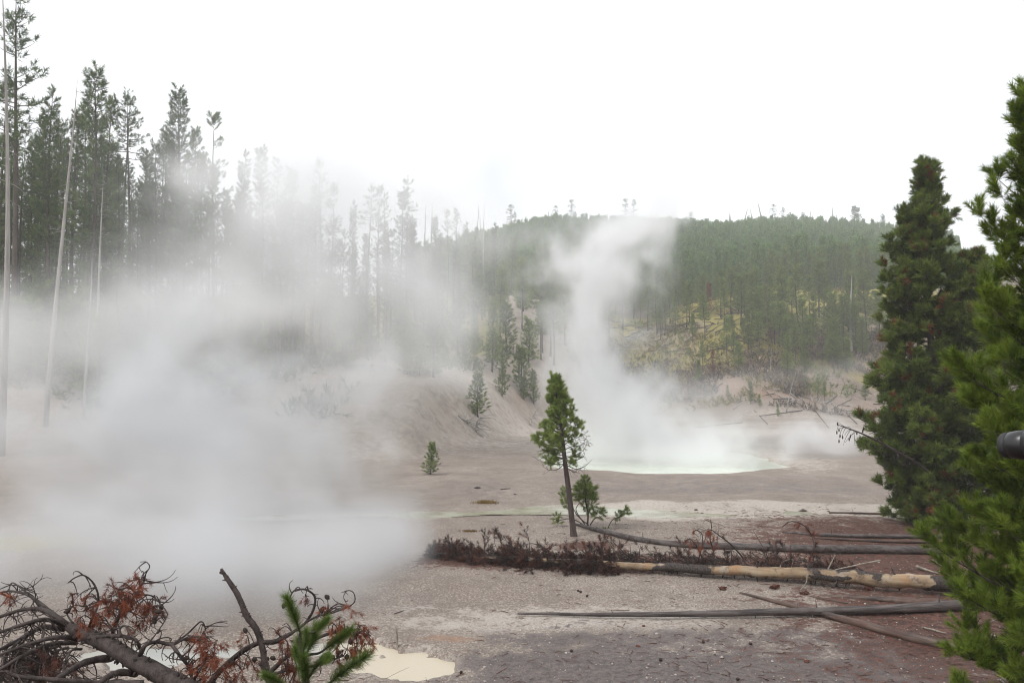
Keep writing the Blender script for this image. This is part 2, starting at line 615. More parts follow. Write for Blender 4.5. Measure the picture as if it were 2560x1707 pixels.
def ground_mat():
    m, nt = new_mat('thermal_ground')
    k = N(nt)
    geo = k('ShaderNodeNewGeometry')
    P = geo.outputs['Position']
    nA = k.noise(0.35, 5, 0.6, P)
    nB = k.noise(2.2, 5, 0.62, P)
    nC = k.noise(11.0, 4, 0.6, P)
    nD = k.noise(24.0, 5, 0.72, P)
    vor = k('ShaderNodeTexVoronoi')
    vor.inputs['Scale'].default_value = 26.0
    k.link(P, vor.inputs['Vector'])
    c = k.mix(k.ramp(nA, 0.35, 0.65), (0.298, 0.254, 0.212), (0.378, 0.330, 0.282))
    c = k.mix(k.math('MULTIPLY', k.ramp(nB, 0.42, 0.7), 0.55), c, (0.225, 0.180, 0.160))
    spk = k.ramp(nD, 0.36, 0.66)
    c = k.mix(k.math('MULTIPLY', k.math('SUBTRACT', 1.0, spk), k.math('SUBTRACT', 0.75, k.math('MULTIPLY', k.attr('bank'), 0.6))), c, (0.11, 0.080, 0.068))
    c = k.mix(k.math('MULTIPLY', k.ramp(nD, 0.53, 0.68), k.math('SUBTRACT', 0.7, k.math('MULTIPLY', k.attr('bank'), 0.55))), c, (0.54, 0.48, 0.42))

    def masked(c, name, col, col2, gain=0.9, soft=0.16, amount=1.0):
        t = k.math('ADD', k.attr(name), k.math('MULTIPLY', k.math('SUBTRACT', k.math('ADD', k.math('MULTIPLY', nB, 0.5), k.math('MULTIPLY', nC, 0.5)), 0.5), gain * 2.6))
        f = k.math('MULTIPLY', k.ramp(t, 0.5 - soft, 0.5 + soft), amount)
        return k.mix(f, c, k.mix(k.ramp(nC, 0.35, 0.65), col, col2)), f

    c = k.mix(k.math('MULTIPLY', k.ramp(k.noise(0.9, 6, 0.68, P, 0.6), 0.46, 0.62), 0.45), c, (0.175, 0.142, 0.122))
    c, f_or = masked(c, 'orange', (0.30, 0.190, 0.130), (0.22, 0.135, 0.092), amount=0.75)
    c, f_gr = masked(c, 'grass', (0.170, 0.145, 0.036), (0.330, 0.290, 0.080), amount=0.95)
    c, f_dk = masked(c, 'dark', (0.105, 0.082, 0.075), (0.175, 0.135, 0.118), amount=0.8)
    c, f_pa = masked(c, 'pale', (0.52, 0.48, 0.43), (0.42, 0.375, 0.33), amount=0.7)
    c, f_wt = masked(c, 'wet', (0.066, 0.054, 0.053), (0.140, 0.113, 0.105), amount=0.9)
    c, f_rd = masked(c, 'red', (0.036, 0.015, 0.011), (0.115, 0.046, 0.031), gain=0.9, amount=0.92)
    rgh = k.math('SUBTRACT', 0.92, k.math('MULTIPLY', f_wt, 0.58))
    h = k.math('ADD', k.math('MULTIPLY', nC, 0.5), k.math('MULTIPLY', nD, 0.6))
    h = k.math('ADD', h, k.math('MULTIPLY', vor.outputs['Distance'], 0.35))
    k.out(k.principled(c, rgh, k.bump(h, 0.9, 0.06), 0.25))
    return m


M['ground'] = ground_mat()


def water_mat(name, c1, c2, rough, scale=0.4, alt=None):
    m, nt = new_mat(name)
    k = N(nt)
    geo = k('ShaderNodeNewGeometry')
    P = geo.outputs['Position']
    c = k.mix(k.ramp(k.noise(scale, 4, 0.6, P), 0.35, 0.65), c1, c2)
    if alt:
        sx = k('ShaderNodeSeparateXYZ')
        k.link(P, sx.inputs[0])
        c = k.mix(k.ramp(sx.outputs[0], alt[1], alt[2]), c, alt[0])
    k.out(k.principled(c, rough, k.bump(k.noise(7.0, 3, 0.5, P), 0.12, 0.02), 0.5))
    return m


M['pool'] = water_mat('milky_pool_water', (0.52, 0.56, 0.47), (0.60, 0.63, 0.54), 0.12)
M['stream'] = water_mat('silty_stream_water', (0.27, 0.25, 0.18), (0.40, 0.40, 0.32), 0.12, 1.2)
M['cream'] = water_mat('cream_mud_water', (0.31, 0.32, 0.305), (0.36, 0.35, 0.31), 0.35, 0.7, ((0.44, 0.385, 0.29), -3.2, -2.3))


def plain_mat(name, col, rough, spec=0.5, bump=0.0):
    m, nt = new_mat(name)
    k = N(nt)
    tc = k('ShaderNodeTexCoord')
    n = k.noise(40, 3, 0.6, tc.outputs['Object'])
    c = k.mix(n, col, tuple(a * 1.3 for a in col))
    k.out(k.principled(c, rough, k.bump(n, 0.2, bump) if bump else None, spec))
    return m


M['black'] = plain_mat('black_lens_coating', (0.012, 0.012, 0.013), 0.32)
M['rubber'] = plain_mat('black_rubber', (0.016, 0.016, 0.017), 0.65)
M['glass'] = plain_mat('dark_coated_glass', (0.010, 0.010, 0.016), 0.06, 0.9)
M['bark_flake'] = plain_mat('red_bark_flake', (0.080, 0.030, 0.020), 0.85, 0.2, 0.01)
M['grass_blade'] = foliage_mat('dry_grass', (0.12, 0.07, 0.025), (0.26, 0.18, 0.06), trans=0.2)
M['pebble'] = bark_mat('pebble_stone', (0.12, 0.10, 0.09), (0.40, 0.36, 0.32), 30, 1.0, 0.004)
M['litter'] = bark_mat('twig_litter', (0.040, 0.022, 0.018), (0.150, 0.080, 0.060), 30, 1.0, 0.003)


def steam_mat(name, gain, col, aniso):
    m, nt = new_mat(name)
    k = N(nt)
    v = k('ShaderNodeVolumePrincipled')
    v.inputs['Color'].default_value = (*col, 1)
    v.inputs['Density'].default_value = gain
    v.inputs['Anisotropy'].default_value = aniso
    v.inputs['Density Attribute'].default_value = 'density'
    k.out(None, v.outputs[0])
    return m


M['steam'] = steam_mat('steam_vapour', STEAM_GAIN, (0.81, 0.822, 0.835), 0.25)
M['steam_thin'] = steam_mat('thin_steam_vapour', STEAM_GAIN, (0.96, 0.965, 0.97), 0.25)
M['haze'] = steam_mat('haze_air', HAZE_DENSITY, (0.98, 0.99, 0.985), 0.2)
for nd in M['haze'].node_tree.nodes:
    if nd.type == 'PRINCIPLED_VOLUME':
        nd.inputs['Density Attribute'].default_value = ''
# ------------------------------------------------------------------ ground sheet
def build_ground():
    fine = np.radians(np.linspace(-44, 44, 430))
    coarse = np.radians(np.linspace(44, 316, 70))[1:-1]
    ang = np.concatenate([fine, coarse])
    rad = np.concatenate([[0.6, 1.2, 2.0, 3.0, 4.5, 6.0, 7.5], np.geomspace(8.5, 140, 400), np.geomspace(142, 340, 90), np.geomspace(350, 2500, 25)])
    A, Rr = np.meshgrid(ang, rad, indexing='ij')
    X, Y = Rr * np.sin(A), Rr * np.cos(A)
    Z = land(X, Y)
    n, mm = X.shape
    i, j = np.meshgrid(np.arange(n), np.arange(mm - 1), indexing='ij')
    i2 = (i + 1) % n
    quads = np.stack([i * mm + j, i * mm + j + 1, i2 * mm + j + 1, i2 * mm + j], -1).reshape(-1, 4)
    g = Geo()
    V = np.stack([X, Y, Z], -1).reshape(-1, 3)
    hub = len(V)
    V = np.vstack([V, [[0, 0, float(land(0.0, 0.0))]]])
    k = np.arange(n)
    g.add(V, np.stack([np.full(n, hub), k * mm, ((k + 1) % n) * mm], -1), quads, 0.5)
    x, y = V[:, 0], V[:, 1]
    u = x / np.maximum(y, 1)
    band = lambda v, a, b, w: S((v - a) / w + 0.5) * S((b - v) / w + 0.5)
    n1 = fbm2(x * 0.35 + 5, y * 0.35 + 5, 4)
    n2 = fbm2(x * 0.11 + 50, y * 0.11, 4)
    n3 = fbm2(x * 0.5 + 20, y * 1.6 + 9, 4)
    # red needle duff: below the two right hand pines, round the lone pine, along the big fallen pine
    red = 1.0 * np.exp(-((x - 9.8) / 4.6) ** 2 - ((y - 19.5) / 5.5) ** 2)
    red = np.maximum(red, 1.0 * np.exp(-((x - 8.0) / 3.6) ** 2 - ((y - 13.2) / 4.0) ** 2))
    red = np.maximum(red, 0.95 * np.exp(-((x - 1.9) / 1.1) ** 2 - ((y - 20.5) / 0.8) ** 2))
    red = np.maximum(red, 0.85 * np.exp(-((y - 18.6 + 0.13 * x) / 1.0) ** 2) * S((x + 3) / 1.5) * S((10 - x) / 2))
    red = np.maximum(red, 0.44 * S((x + 0.5) / 6) * S((15.8 - y) / 3))
    red = np.maximum(red, 0.50 * S((13 - y) / 3) * S((x - 1.5) / 3))
    red = np.maximum(red, 0.6 * (y < 9))
    wet = 0.80 * S((15.6 - y) / 4.2) * S((x + 2.0) / 2.5) * (0.55 + 1.0 * n3)
    wet = np.maximum(wet, 0.45 * band(y, 26.5, 36, 5) * (0.3 + 1.2 * n1) * S((3 - np.abs(x + 1)) / 3))
    wet = np.maximum(wet, 0.50 * band(y, 29, 36.5, 3) * band(x, 1, 15, 3) * (0.4 + 1.0 * n2))
    e = pool_e(x, y)
    pale = 0.6 * S((1.5 - np.abs(e - 1.2) * 4)) * (0.4 + n1) * S((x - 10) / 4)
    dy = np.abs(y - stream_y(x)) / stream_w(x)
    pale = np.maximum(pale, 0.78 * S((2.1 - dy) / 0.9) * (0.5 + 0.9 * n3) * S((x + 8) / 3))
    pale = np.maximum(pale, 0.42 * S((1.7 - cream_e(x, y)) / 0.6) * (0.3 + 1.2 * n1))
    pale = np.maximum(pale, 0.55 * band(y, 13.2, 15.0, 1.2) * band(x, -3, 4, 2) * (0.5 + n3))
    pale = np.maximum(pale, 0.55 * band(y, 40, 80, 12) * (u < 0.05) * (0.2 + 1.2 * n2))
    pale = np.maximum(pale, 0.55 * band(y, 60, 100, 10) * (u > 0.05) * (0.2 + 1.3 * n2))
    d_left = (y - np.where(x > -6, 40 + 3.0 * (x + 6), 40 + 0.25 * (x + 6)))
    K = S((u - 0.085) / 0.06)
    grass = 0.85 * K * S((y - 103) / 10) * (0.0 + 1.5 * n2)
    grass = np.maximum(grass, 0.9 * K * S((y - 126) / 12) * (0.35 + 1.0 * n1))
    grass = np.maximum(grass, 0.8 * np.exp(-((x + 13) / 2.4) ** 2 - ((y - 20.6) / 1.3) ** 2))
    grass = np.maximum(grass, 0.75 * S((d_left - 22) / 8) * S((0.02 - u) / 0.05))
    grass = np.maximum(grass, 0.9 * S((y - 150) / 10))
    orange = 0.72 * K * S((y - 99) / 4) * S((132 - y) / 12) * (0.2 + 1.1 * fbm2(x * 0.12 + 90, y * 0.12, 3))
    orange = np.maximum(orange, 0.45 * band(d_left, 4, 14, 5) * (0.1 + 1.3 * n1) * (y < 90) * (y > 36))
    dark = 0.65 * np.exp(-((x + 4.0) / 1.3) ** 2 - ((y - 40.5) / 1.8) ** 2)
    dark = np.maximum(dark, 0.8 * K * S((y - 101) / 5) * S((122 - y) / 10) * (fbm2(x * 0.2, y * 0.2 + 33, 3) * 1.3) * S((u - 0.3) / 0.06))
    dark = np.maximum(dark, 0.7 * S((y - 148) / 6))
    orange = np.maximum(orange, 0.8 * np.exp(-((x + 1.0) / 0.7) ** 2 - ((y - 13.0) / 0.22) ** 2))
    me = g.mesh('ground', M['ground'], True, dict(red=red, wet=wet, pale=pale, grass=grass, orange=orange, dark=dark, bank=S(d_left / 5) * (u < 0.08) * (y > 30)))
    structure(link('ground', me))


build_ground()


def water_sheet(name, mat, fn, x0, x1, y0, y1, z, nx, ny, cut):
    xs, ys = np.linspace(x0, x1, nx), np.linspace(y0, y1, ny)
    X, Y = np.meshgrid(xs, ys, indexing='ij')
    keep = fn(X, Y) < cut
    idx = np.arange(nx * ny).reshape(nx, ny)
    q = np.stack([idx[:-1, :-1], idx[1:, :-1], idx[1:, 1:], idx[:-1, 1:]], -1).reshape(-1, 4)
    kk = (keep[:-1, :-1] | keep[1:, 1:] | keep[1:, :-1] | keep[:-1, 1:]).ravel()
    q = q[kk]
    used, inv = np.unique(q, return_inverse=True)
    V = np.stack([X, Y, np.full_like(X, z)], -1).reshape(-1, 3)[used]
    g = Geo()
    g.add(V, None, inv.reshape(-1, 4))
    structure(link(name, g.mesh(name, mat)))


water_sheet('pool_water', M['pool'], pool_e, -3, 21, 34, 58, -0.22, 70, 70, 1.12)
water_sheet('stream_water', M['stream'], lambda x, y: np.abs(y - stream_y(x)) / stream_w(x), -9, 17, 23.5, 28, -0.055, 150, 50, 1.4)
water_sheet('mud_pool_water', M['cream'], cream_e, -8.5, -0.4, 10.6, 14, -0.11, 110, 60, 1.1)


# ------------------------------------------------------------------ trees
def conifer(seed, h, cb, rad, n_br, tpl, size, spacing, prof=0.75, trunk_r=0.0, sag=-10, up=50, sides=5, stubs=0,
            gap=0.0, limb_r=0.012, stub_len=0.8, clump=1.0, sway=0.02, top_shoots=6, sub=3, tuft=1):
    """Returns (wood, needles): a tapered trunk with limbs, and shoots along every limb. h and rad in metres, cb = bare share of the trunk."""
    rg = np.random.default_rng(seed)
    wood, leaf = Geo(), Geo()
    trunk_r = trunk_r or h * 0.011
    nz = 12
    zs = np.linspace(0, 1, nz)
    ph = rg.uniform(0, 6.28, 2)
    off = lambda t: np.stack([np.sin(t * 4 + ph[0]) - np.sin(ph[0]), np.sin(t * 3.1 + ph[1]) - np.sin(ph[1])], -1) * sway * h * 0.5
    P = np.concatenate([off(zs), (zs * h)[:, None]], 1)
    tr = trunk_r * (1 - zs) ** 0.8 + 0.004 + trunk_r * 0.5 * np.exp(-zs * 30)
    P[0, 2] = -0.25
    tube(wood, P, tr, sides + 2, rough=0.08, seed=seed)
    pts, dirs, sz, tn = [], [], [], []
    gaps = rg.uniform(0, 1, 40)
    for b in range(n_br):
        t = (b + rg.uniform(0, 1)) / n_br
        if gaps[int(t * 14)] < gap and rg.uniform() < 0.8:
            continue
        z = h * (cb + (0.985 - cb) * t)
        pr = (1 - t) ** prof * min(1.0, 0.45 + t * 4.0) * rg.uniform(0.55, 1.12) * (0.8 + 0.4 * gaps[(int(t * 14) + 5) % 40])
        r = max(rad * pr, size * 0.7)
        az = b * 2.4 + rg.uniform(-.6, .6)
        el = math.radians(sag + (up - sag) * t ** 1.3 + rg.uniform(-9, 9))
        o = np.array([*off(np.array([z / h]))[0], z])
        hd = np.array([math.cos(az), math.sin(az), 0])
        u = np.linspace(0, 1, 5)[:, None]
        curve = o + hd * (u * r * math.cos(el)) + np.array([0, 0, 1]) * (u * r * math.sin(el) + 0.22 * r * u ** 2.2)
        lr = limb_r * (0.5 + r / max(rad, 0.1)) * (1 - 0.7 * u[:, 0])
        tube(wood, curve, lr, 3, 0.3)
        m = max(2, int(r / spacing))
        uu = np.linspace(0.30 if r > size * 2 else 0.1, 1, m)
        C = spline(curve, 40)[(uu * 39).astype(int)]
        T = unit(np.gradient(spline(curve, 40), axis=0))[(uu * 39).astype(int)]
        lat = unit(np.cross(T, [0, 0, 1.0]))
        for s in range(sub):
            side = rg.uniform(-1, 1, (m, 1)) * 1.2
            d = unit(T * rg.uniform(.5, 1.1, (m, 1)) + lat * side + np.array([0, 0, 1]) * rg.uniform(0.0, .8, (m, 1)))
            reach = (1.05 - uu[:, None]) * r * 0.28 * clump * rg.uniform(0, 1, (m, 1))
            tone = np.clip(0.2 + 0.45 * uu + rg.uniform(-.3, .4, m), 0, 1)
            for q in range(tuft):
                pts.append(C + d * reach)
                dirs.append(d if tuft == 1 else unit(d + rg.normal(0, .5, (m, 3)) + [0, 0, .35]))
                sz.append(size * rg.uniform(.65, 1.2, m))
                tn.append(np.clip(tone + rg.uniform(-.12, .12, m), 0, 1))
            if tuft > 1:
                for e, f in zip(C, C + d * reach):
                    tube(wood, [e, f], [limb_r * .4, limb_r * .25], 3, .3)
    tip = P[-1]
    k = top_shoots
    pts.append(np.tile(tip, (k, 1)) - np.array([0, 0, 1]) * rg.uniform(0, size * 1.6, (k, 1)))
    dirs.append(unit(np.concatenate([rg.normal(0, .45, (k, 2)), np.ones((k, 1))], 1)))
    sz.append(np.full(k, size * .8))
    tn.append(rg.uniform(.4, 1, k))
    for s in range(stubs):
        z = h * rg.uniform(0.12, max(cb, 0.2) * 1.05)
        az = rg.uniform(0, 6.28)
        L = stub_len * rg.uniform(.3, 1.0)
        o = np.array([*off(np.array([z / h]))[0], z])
        d = np.array([math.cos(az), math.sin(az), rg.uniform(-.45, .15)])
        u = np.linspace(0, 1, 3)[:, None]
        tube(wood, o + d * u * L + np.array([0, 0, -0.2 * L]) * u ** 2, limb_r * np.array([.8, .5, .25]), 3, 0.6)
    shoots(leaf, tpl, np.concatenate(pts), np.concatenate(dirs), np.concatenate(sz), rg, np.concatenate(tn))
    return wood, leaf


def dead_tree(seed, h, r0, n_tw, tw_len, top=0.004, twigs_from=0.3, limb_r=0.02, sway=0.02):
    """A bare snag: tapered trunk with broken twigs."""
    rg = np.random.default_rng(seed)
    w = Geo()
    zs = np.linspace(0, 1, 12)
    P = np.stack([np.sin(zs * 3 + seed) * sway * h - np.sin(seed) * sway * h, np.cos(zs * 2.3 + seed) * sway * h - np.cos(seed) * sway * h, zs * h], -1)
    P[0, 2] = -0.3
    tube(w, P, r0 * (1 - zs) ** 0.75 + top, 7, rough=0.1, seed=seed)
    for s in range(n_tw):
        t = rg.uniform(twigs_from, 0.98)
        o = spline(P, 60)[int(t * 59)]
        az = rg.uniform(0, 6.28)
        L = tw_len * rg.uniform(.35, 1.0) * (1.15 - t * 0.7)
        d = np.array([math.cos(az), math.sin(az), rg.uniform(-.3, .3)])
        u = np.linspace(0, 1, 4)[:, None]
        tube(w, o + d * u * L + np.array([0, 0, rg.uniform(-.35, .2) * L]) * u ** 2, limb_r * np.array([.8, .6, .4, .2]), 3, 0.6)
        if rg.uniform() < 0.5:
            q = o + d * 0.6 * L
            d2 = unit(d + rg.normal(0, .6, 3))
            tube(w, np.stack([q, q + d2 * L * .2, q + d2 * L * .4]), limb_r * np.array([.4, .3, .15]), 3, 0.6)
    return w


def tree_proto(kind, name, label, cat, geo, wood_mat, leaf_mat):
    """A tree at the origin with a trunk part and a crown part; copies share their meshes."""
    wood, leaf = geo
    t = thing(name, label, cat)
    link('trunk', wood.mesh(name + '_trunk', wood_mat), t)
    if leaf is not None:
        link('crown', leaf.mesh(name + '_crown', leaf_mat, smooth=False), t)
    t['unit_h'] = 1.0
    return t


class Species:
    """Prototype trees of one look, built at a nominal height; the first placing moves the prototype itself."""

    def __init__(self, name, cat, geos, hs, wood_mat, leaf_mat):
        self.name, self.cat, self.geos, self.hs = name, cat, geos, hs
        self.wood_mat, self.leaf_mat = wood_mat, leaf_mat
        self.first = [None] * len(geos)
        self.count = 0

    def place(self, loc, h, label, group, variant=None, width=1.0, rotz=None, lean=(0, 0)):
        k = self.count % len(self.geos) if variant is None else variant
        self.count += 1
        s = h / self.hs[k]
        sc = (s * width, s * width, s)
        rz = random.uniform(0, 6.28) if rotz is None else rotz
        if self.first[k] is None:
            o = tree_proto(k, self.name, label, self.cat, self.geos[k], self.wood_mat, self.leaf_mat)
            del o['unit_h']
            self.first[k] = o
            o.location, o.rotation_euler, o.scale = loc, (lean[0], lean[1], rz), sc
        else:
            o = copy_tree(self.first[k], loc, rz, sc, lean)
        tag(o, label, self.cat, group)
        if label == 'pending':
            pending[-1][0] = o
        return o


tall = Species('lodgepole_pine', 'pine tree',
               [conifer(100 + i, 18, cb, rad, nb, TPL_FAR, 0.46, 0.36, prof, 0.16, -12, 40, stubs=26, gap=gp, limb_r=.025, stub_len=1.3, clump=1.0)
                for i, (cb, rad, nb, prof, gp) in enumerate([(.28, 1.55, 100, .7, .2), (.22, 1.75, 115, .8, .2), (.36, 1.35, 85, .55, .25), (.18, 1.5, 115, .9, .15), (.50, 1.4, 62, .4, .35), (.32, 1.6, 90, .6, .35)])],
               [18] * 6, M['bark'], M['needles_forest'])
thin = Species('thin_pine', 'pine tree',
               [conifer(130 + i, 14, cb, rad, nb, TPL_FAR, 0.30, 0.24, .5, 0.10, -15, 35, stubs=22, gap=.4, limb_r=.02, stub_len=.9) for i, (cb, rad, nb) in enumerate([(.55, .95, 42), (.70, 1.0, 30), (.35, .8, 50)])],
               [14] * 3, M['bark'], M['needles_forest'])
sapling = Species('young_pine', 'young pine',
                  [conifer(150 + i, 4, .06, .85, 46, TPL_SMALL, 0.34, 0.24, .8, 0.05, 5, 55, limb_r=.01) for i in range(3)],
                  [4] * 3, M['bark'], M['needles_knoll'])
knollpine = Species('slope_pine', 'pine tree',
                    [conifer(170 + i, 9, cb, rad, nb, TPL_FAR, 0.46, 0.30, pf, 0.09, -8, 45, stubs=10, gap=gp, limb_r=.018, clump=1.2) for i, (cb, rad, nb, pf, gp) in enumerate([(.30, 1.05, 80, .75, .1), (.45, .95, 62, .6, .15), (.15, 1.2, 95, .85, .05), (.38, .85, 60, .65, .3)])],
                    [9] * 4, M['bark'], M['needles_knoll'])
redpine = Species('dead_red_pine', 'dead pine',
                  [conifer(190 + i, 6, .15, .9, 55, TPL_FAR, 0.36, 0.30, .8, 0.07, -8, 40, gap=.3, limb_r=.018) for i in range(2)],
                  [6] * 2, M['bark'], M['needles_redtree'])
snagtree = Species('bare_snag', 'dead tree',
                   [(dead_tree(200 + i, 16, .19, n, 1.5, twigs_from=f), None) for i, (n, f) in enumerate([(46, .25), (22, .5), (60, .4)])],
                   [16] * 3, M['snag'], None)
pole = Species('dead_pole', 'dead tree', [(dead_tree(220 + i, 12, .13, n, .9, twigs_from=.3), None) for i, n in enumerate([8, 16, 3])], [12] * 3, M['snag'], None)


pending = []


def beside(px, h, marks, looks, extra=()):
    """Notes the nearest landmark of a row and the side; the label itself is written by label_rows once all stand."""
    m = min(marks, key=lambda q: abs(q[0] - px))
    d = px - m[0]
    side = 'right behind' if abs(d) < 7 else 'just right of' if 0 < d < 22 else 'just left of' if -22 < d < 0 else 'well right of' if d > 0 else 'well left of'
    pending.append([None, px, looks, side, m[1]])
    return 'pending'


def label_rows():
    rows = {}
    for r in pending:
        if r[0] is not None:
            rows.setdefault((r[2], r[3], r[4]), []).append(r)
    names = ['leftmost', 'second', 'third', 'fourth', 'fifth', 'sixth', 'seventh', 'eighth', 'ninth', 'tenth', 'eleventh', 'twelfth']
    for (looks, side, mark), rr in rows.items():
        rr.sort(key=lambda r: r[1])
        for i, r in enumerate(rr):
            r[0]['label'] = f'{looks} {side} {mark}' if len(rr) == 1 else f'{names[min(i, 11)]} {looks} {side} {mark}'


def place_px(sp, px, top, Y, label, group, lean_px=0.0, **kw):
    """Sets a tree at depth Y so that its foot stands on the land below the pixel column px and its tip reaches the row top."""
    p = at(px, top, Y)
    z = on(p[0], p[1])
    h = max(p[2] - z, 1.0)
    lean = math.atan2(lean_px * Y / FPX, h)
    return sp.place((p[0] - lean_px * Y / FPX, p[1], z - 0.05), h, label, group, lean=(0, lean), **kw)


def place_foot(sp, px, base, top, label, group, lean_px=0.0, **kw):
    """Sets a tree with its foot where the sight line of (px, base) meets the land."""
    p = hit(px, base)
    t = at(px, top, p[1])
    h = max(t[2] - p[2], 0.6)
    lean = math.atan2(lean_px * p[1] / FPX, h)
    return sp.place((p[0], p[1], p[2] - 0.05), h / max(math.cos(lean), .2), label, group, lean=(0, lean), **kw)


GF = 'pines of the misty left forest'
# the tall left forest: (pixel column, top row, depth, species, lean, label)
left_trees = [
    (64, -40, 50, tall, 4, 'tallest pine in the left forest, running out of the top of the view', dict(variant=4, width=1.0)),
    (232, 172, 52, tall, 0, 'dense tall pine with a pointed top, just right of the leaning pale snag', dict(variant=0, width=1.15)),
    (285, 245, 55, tall, 0, 'dense pine pressed against the right side of the tall pointed one', dict(variant=1)),
    (143, 230, 53, tall, 0, 'dark bushy pine just left of the leaning pale snag', dict(variant=3)),
    (108, 300, 58, tall, 0, 'shorter dark pine behind the tallest pine of the left forest', dict(variant=1)),
    (22, 210, 57, tall, 0, 'pine at the left edge between the white snag and the tallest pine', dict(variant=5)),
    (437, 226, 56, tall, 0, 'tall pine standing alone above the mist, crown spread evenly on both sides', dict(variant=0, width=1.1)),
    (408, 330, 60, tall, 0, 'lower pine on the left flank of the lone tall misty pine', dict(variant=2)),
    (498, 322, 62, tall, 0, 'slender pine tip between the two tall misty pines', dict(variant=2, width=.8)),
    (545, 285, 60, tall, 0, 'tall sparse pine at the right end of the tall trees, half white with mist', dict(variant=5)),
    (478, 395, 55, tall, 0, 'broad dense pine veiled by steam beneath the slender tip', dict(variant=3, width=1.3)),
    (366, 390, 63, thin, 0, 'thin gappy pine left of the lone tall misty pine', dict(variant=0)),
    (338, 225, 56, thin, 3, 'nearly bare thin pine with a wisp of needles at its tip', dict(variant=1)),
    (318, 236, 58, thin, 0, 'nearly bare thin pine leaning on its bare twin', dict(variant=1)),
    (615, 385, 64, tall, 0, 'pine with a narrow tip at the start of the whitened middle forest', dict(variant=3)),
    (655, 372, 68, tall, 0, 'white misty pine with two close tops beside it', dict(variant=0)),
    (690, 398, 68, thin, 4, 'thin tilted pine in the whitened middle forest', dict(variant=2)),
    (735, 430, 66, tall, 0, 'broad pale pine dissolving in the steam', dict(variant=1, width=1.2)),
    (785, 460, 70, tall, 0, 'pale bushy pine under the high tufted thin pine', dict(variant=3)),
    (808, 392, 72, thin, 0, 'high thin pine with a small tuft above the misty wood', dict(variant=1)),
    (828, 465, 73, tall, 0, 'pale pine right of the high tufted thin pine', dict(variant=5)),
    (888, 505, 76, tall, 0, 'narrow spire-shaped pine left of the round-topped bare-stemmed pine', dict(variant=3, width=.8)),
    (922, 460, 80, thin, 0, 'bare-stemmed pine with a small round top', dict(variant=1, width=1.2)),
    (950, 468, 82, tall, 0, 'open pine right of the round-topped bare-stemmed pine', dict(variant=5, width=.8)),
    (972, 484, 84, thin, 3, 'thin pine among the open crowns on the ridge', dict(variant=2)),
    (1015, 440, 84, thin, -4, 'tall thin tilted pine sticking out of the bushiest misty crowns', dict(variant=1)),
    (1000, 480, 82, tall, 0, 'bushy misty pine below the tall thin tilted one', dict(variant=1, width=1.25)),
    (1040, 540, 86, tall, 0, 'low bushy pine right of the tall thin tilted one', dict(variant=3, width=1.2)),
    (1088, 545, 95, tall, 0, 'misty pine in front of two bare poles on the ridge', dict(variant=0)),
    (1118, 525, 98, thin, 0, 'open thin pine between the bare ridge poles', dict(variant=0)),
    (1135, 523, 100, thin, 0, 'twin of the open thin pine between the bare ridge poles', dict(variant=2)),
    (1160, 556, 100, tall, 0, 'short dense misty pine near the end of the ridge', dict(variant=3)),
    (1192, 570, 104, tall, 0, 'short bushy misty pine next to a tall bare pole', dict(variant=1)),
    (1238, 560, 110, tall, 0, 'last pine of the ridge before the far wooded hill begins', dict(variant=3, width=1.1)),
]
for px, top, Y, sp, lean, label, kw in left_trees:
    place_px(sp, px, top, Y, label, GF, lean, **kw)

# bare stems in the left forest
GS = 'bare snags of the left forest'
for px, top, Y, sp, lean, label, kw in [
    (10, -60, 40, snagtree, -34, 'thick whitish snag at the far left edge, bowed and taller than the view', dict(variant=1, width=.6)),
    (187, 158, 44, snagtree, 46, 'pale grey snag leaning to the right in front of the left forest', dict(variant=0, width=.62)),
    (268, 430, 48, snagtree, 6, 'straight grey bare trunk right of the leaning pale snag', dict(variant=2, width=.7)),
    (240, 640, 45, pole, 18, 'short forked bare stem leaning at the foot of the left forest', dict(variant=1)),
    (1045, 498, 88, pole, -6, 'bare pole with a hooked tip above the bushiest misty crowns', dict(variant=1)),
    (1081, 500, 96, pole, -3, 'left one of two straight bare poles on the ridge', dict(variant=0)),
    (1180, 505, 108, pole, -3, 'twiggy bare pole at the right end of the ridge', dict(variant=1)),
    (1198, 533, 110, pole, 0, 'shortest bare pole at the right end of the ridge', dict(variant=2)),
    (1211, 514, 110, pole, -2, 'smooth bare pole at the right end of the ridge', dict(variant=2)),
]:
    place_px(sp, px, top, Y, label, GS, lean, **kw)

# slimmer trunks packed behind and between them
sky_px = np.array([-60, 0, 60, 130, 240, 300, 350, 440, 520, 560, 620, 700, 780, 850, 900, 1000, 1100, 1200, 1300])
sky_py = np.array([240, 260, 300, 270, 230, 290, 380, 300, 360, 380, 420, 430, 480, 520, 530, 520, 560, 575, 600])
rs = random.Random(11)
marks_left = [(10, 'the whitish edge snag'), (64, 'the tallest pine of the left forest'), (108, 'the short dark pine by the tallest one'), (187, 'the leaning pale snag'), (232, 'the pointed tall pine'), (268, 'the straight grey bare trunk'),
              (328, 'the two nearly bare pines'), (366, 'the gappy thin pine'), (437, 'the lone tall misty pine'), (498, 'the slender pine tip'), (545, 'the tall sparse misty pine'), (615, 'the narrow tipped whitened pine'), (655, 'the white pine with close tops'),
              (735, 'the broad pale steam-veiled pine'), (808, 'the high tufted thin pine'), (888, 'the narrow spire-shaped pine'), (922, 'the round-topped bare-stemmed pine'), (1015, 'the tall thin tilted pine'), (1081, 'the two straight ridge poles'),
              (1135, 'the open thin twin pines on the ridge'), (1192, 'the twiggy ridge-end pole'), (1238, 'the last pine of the ridge')]
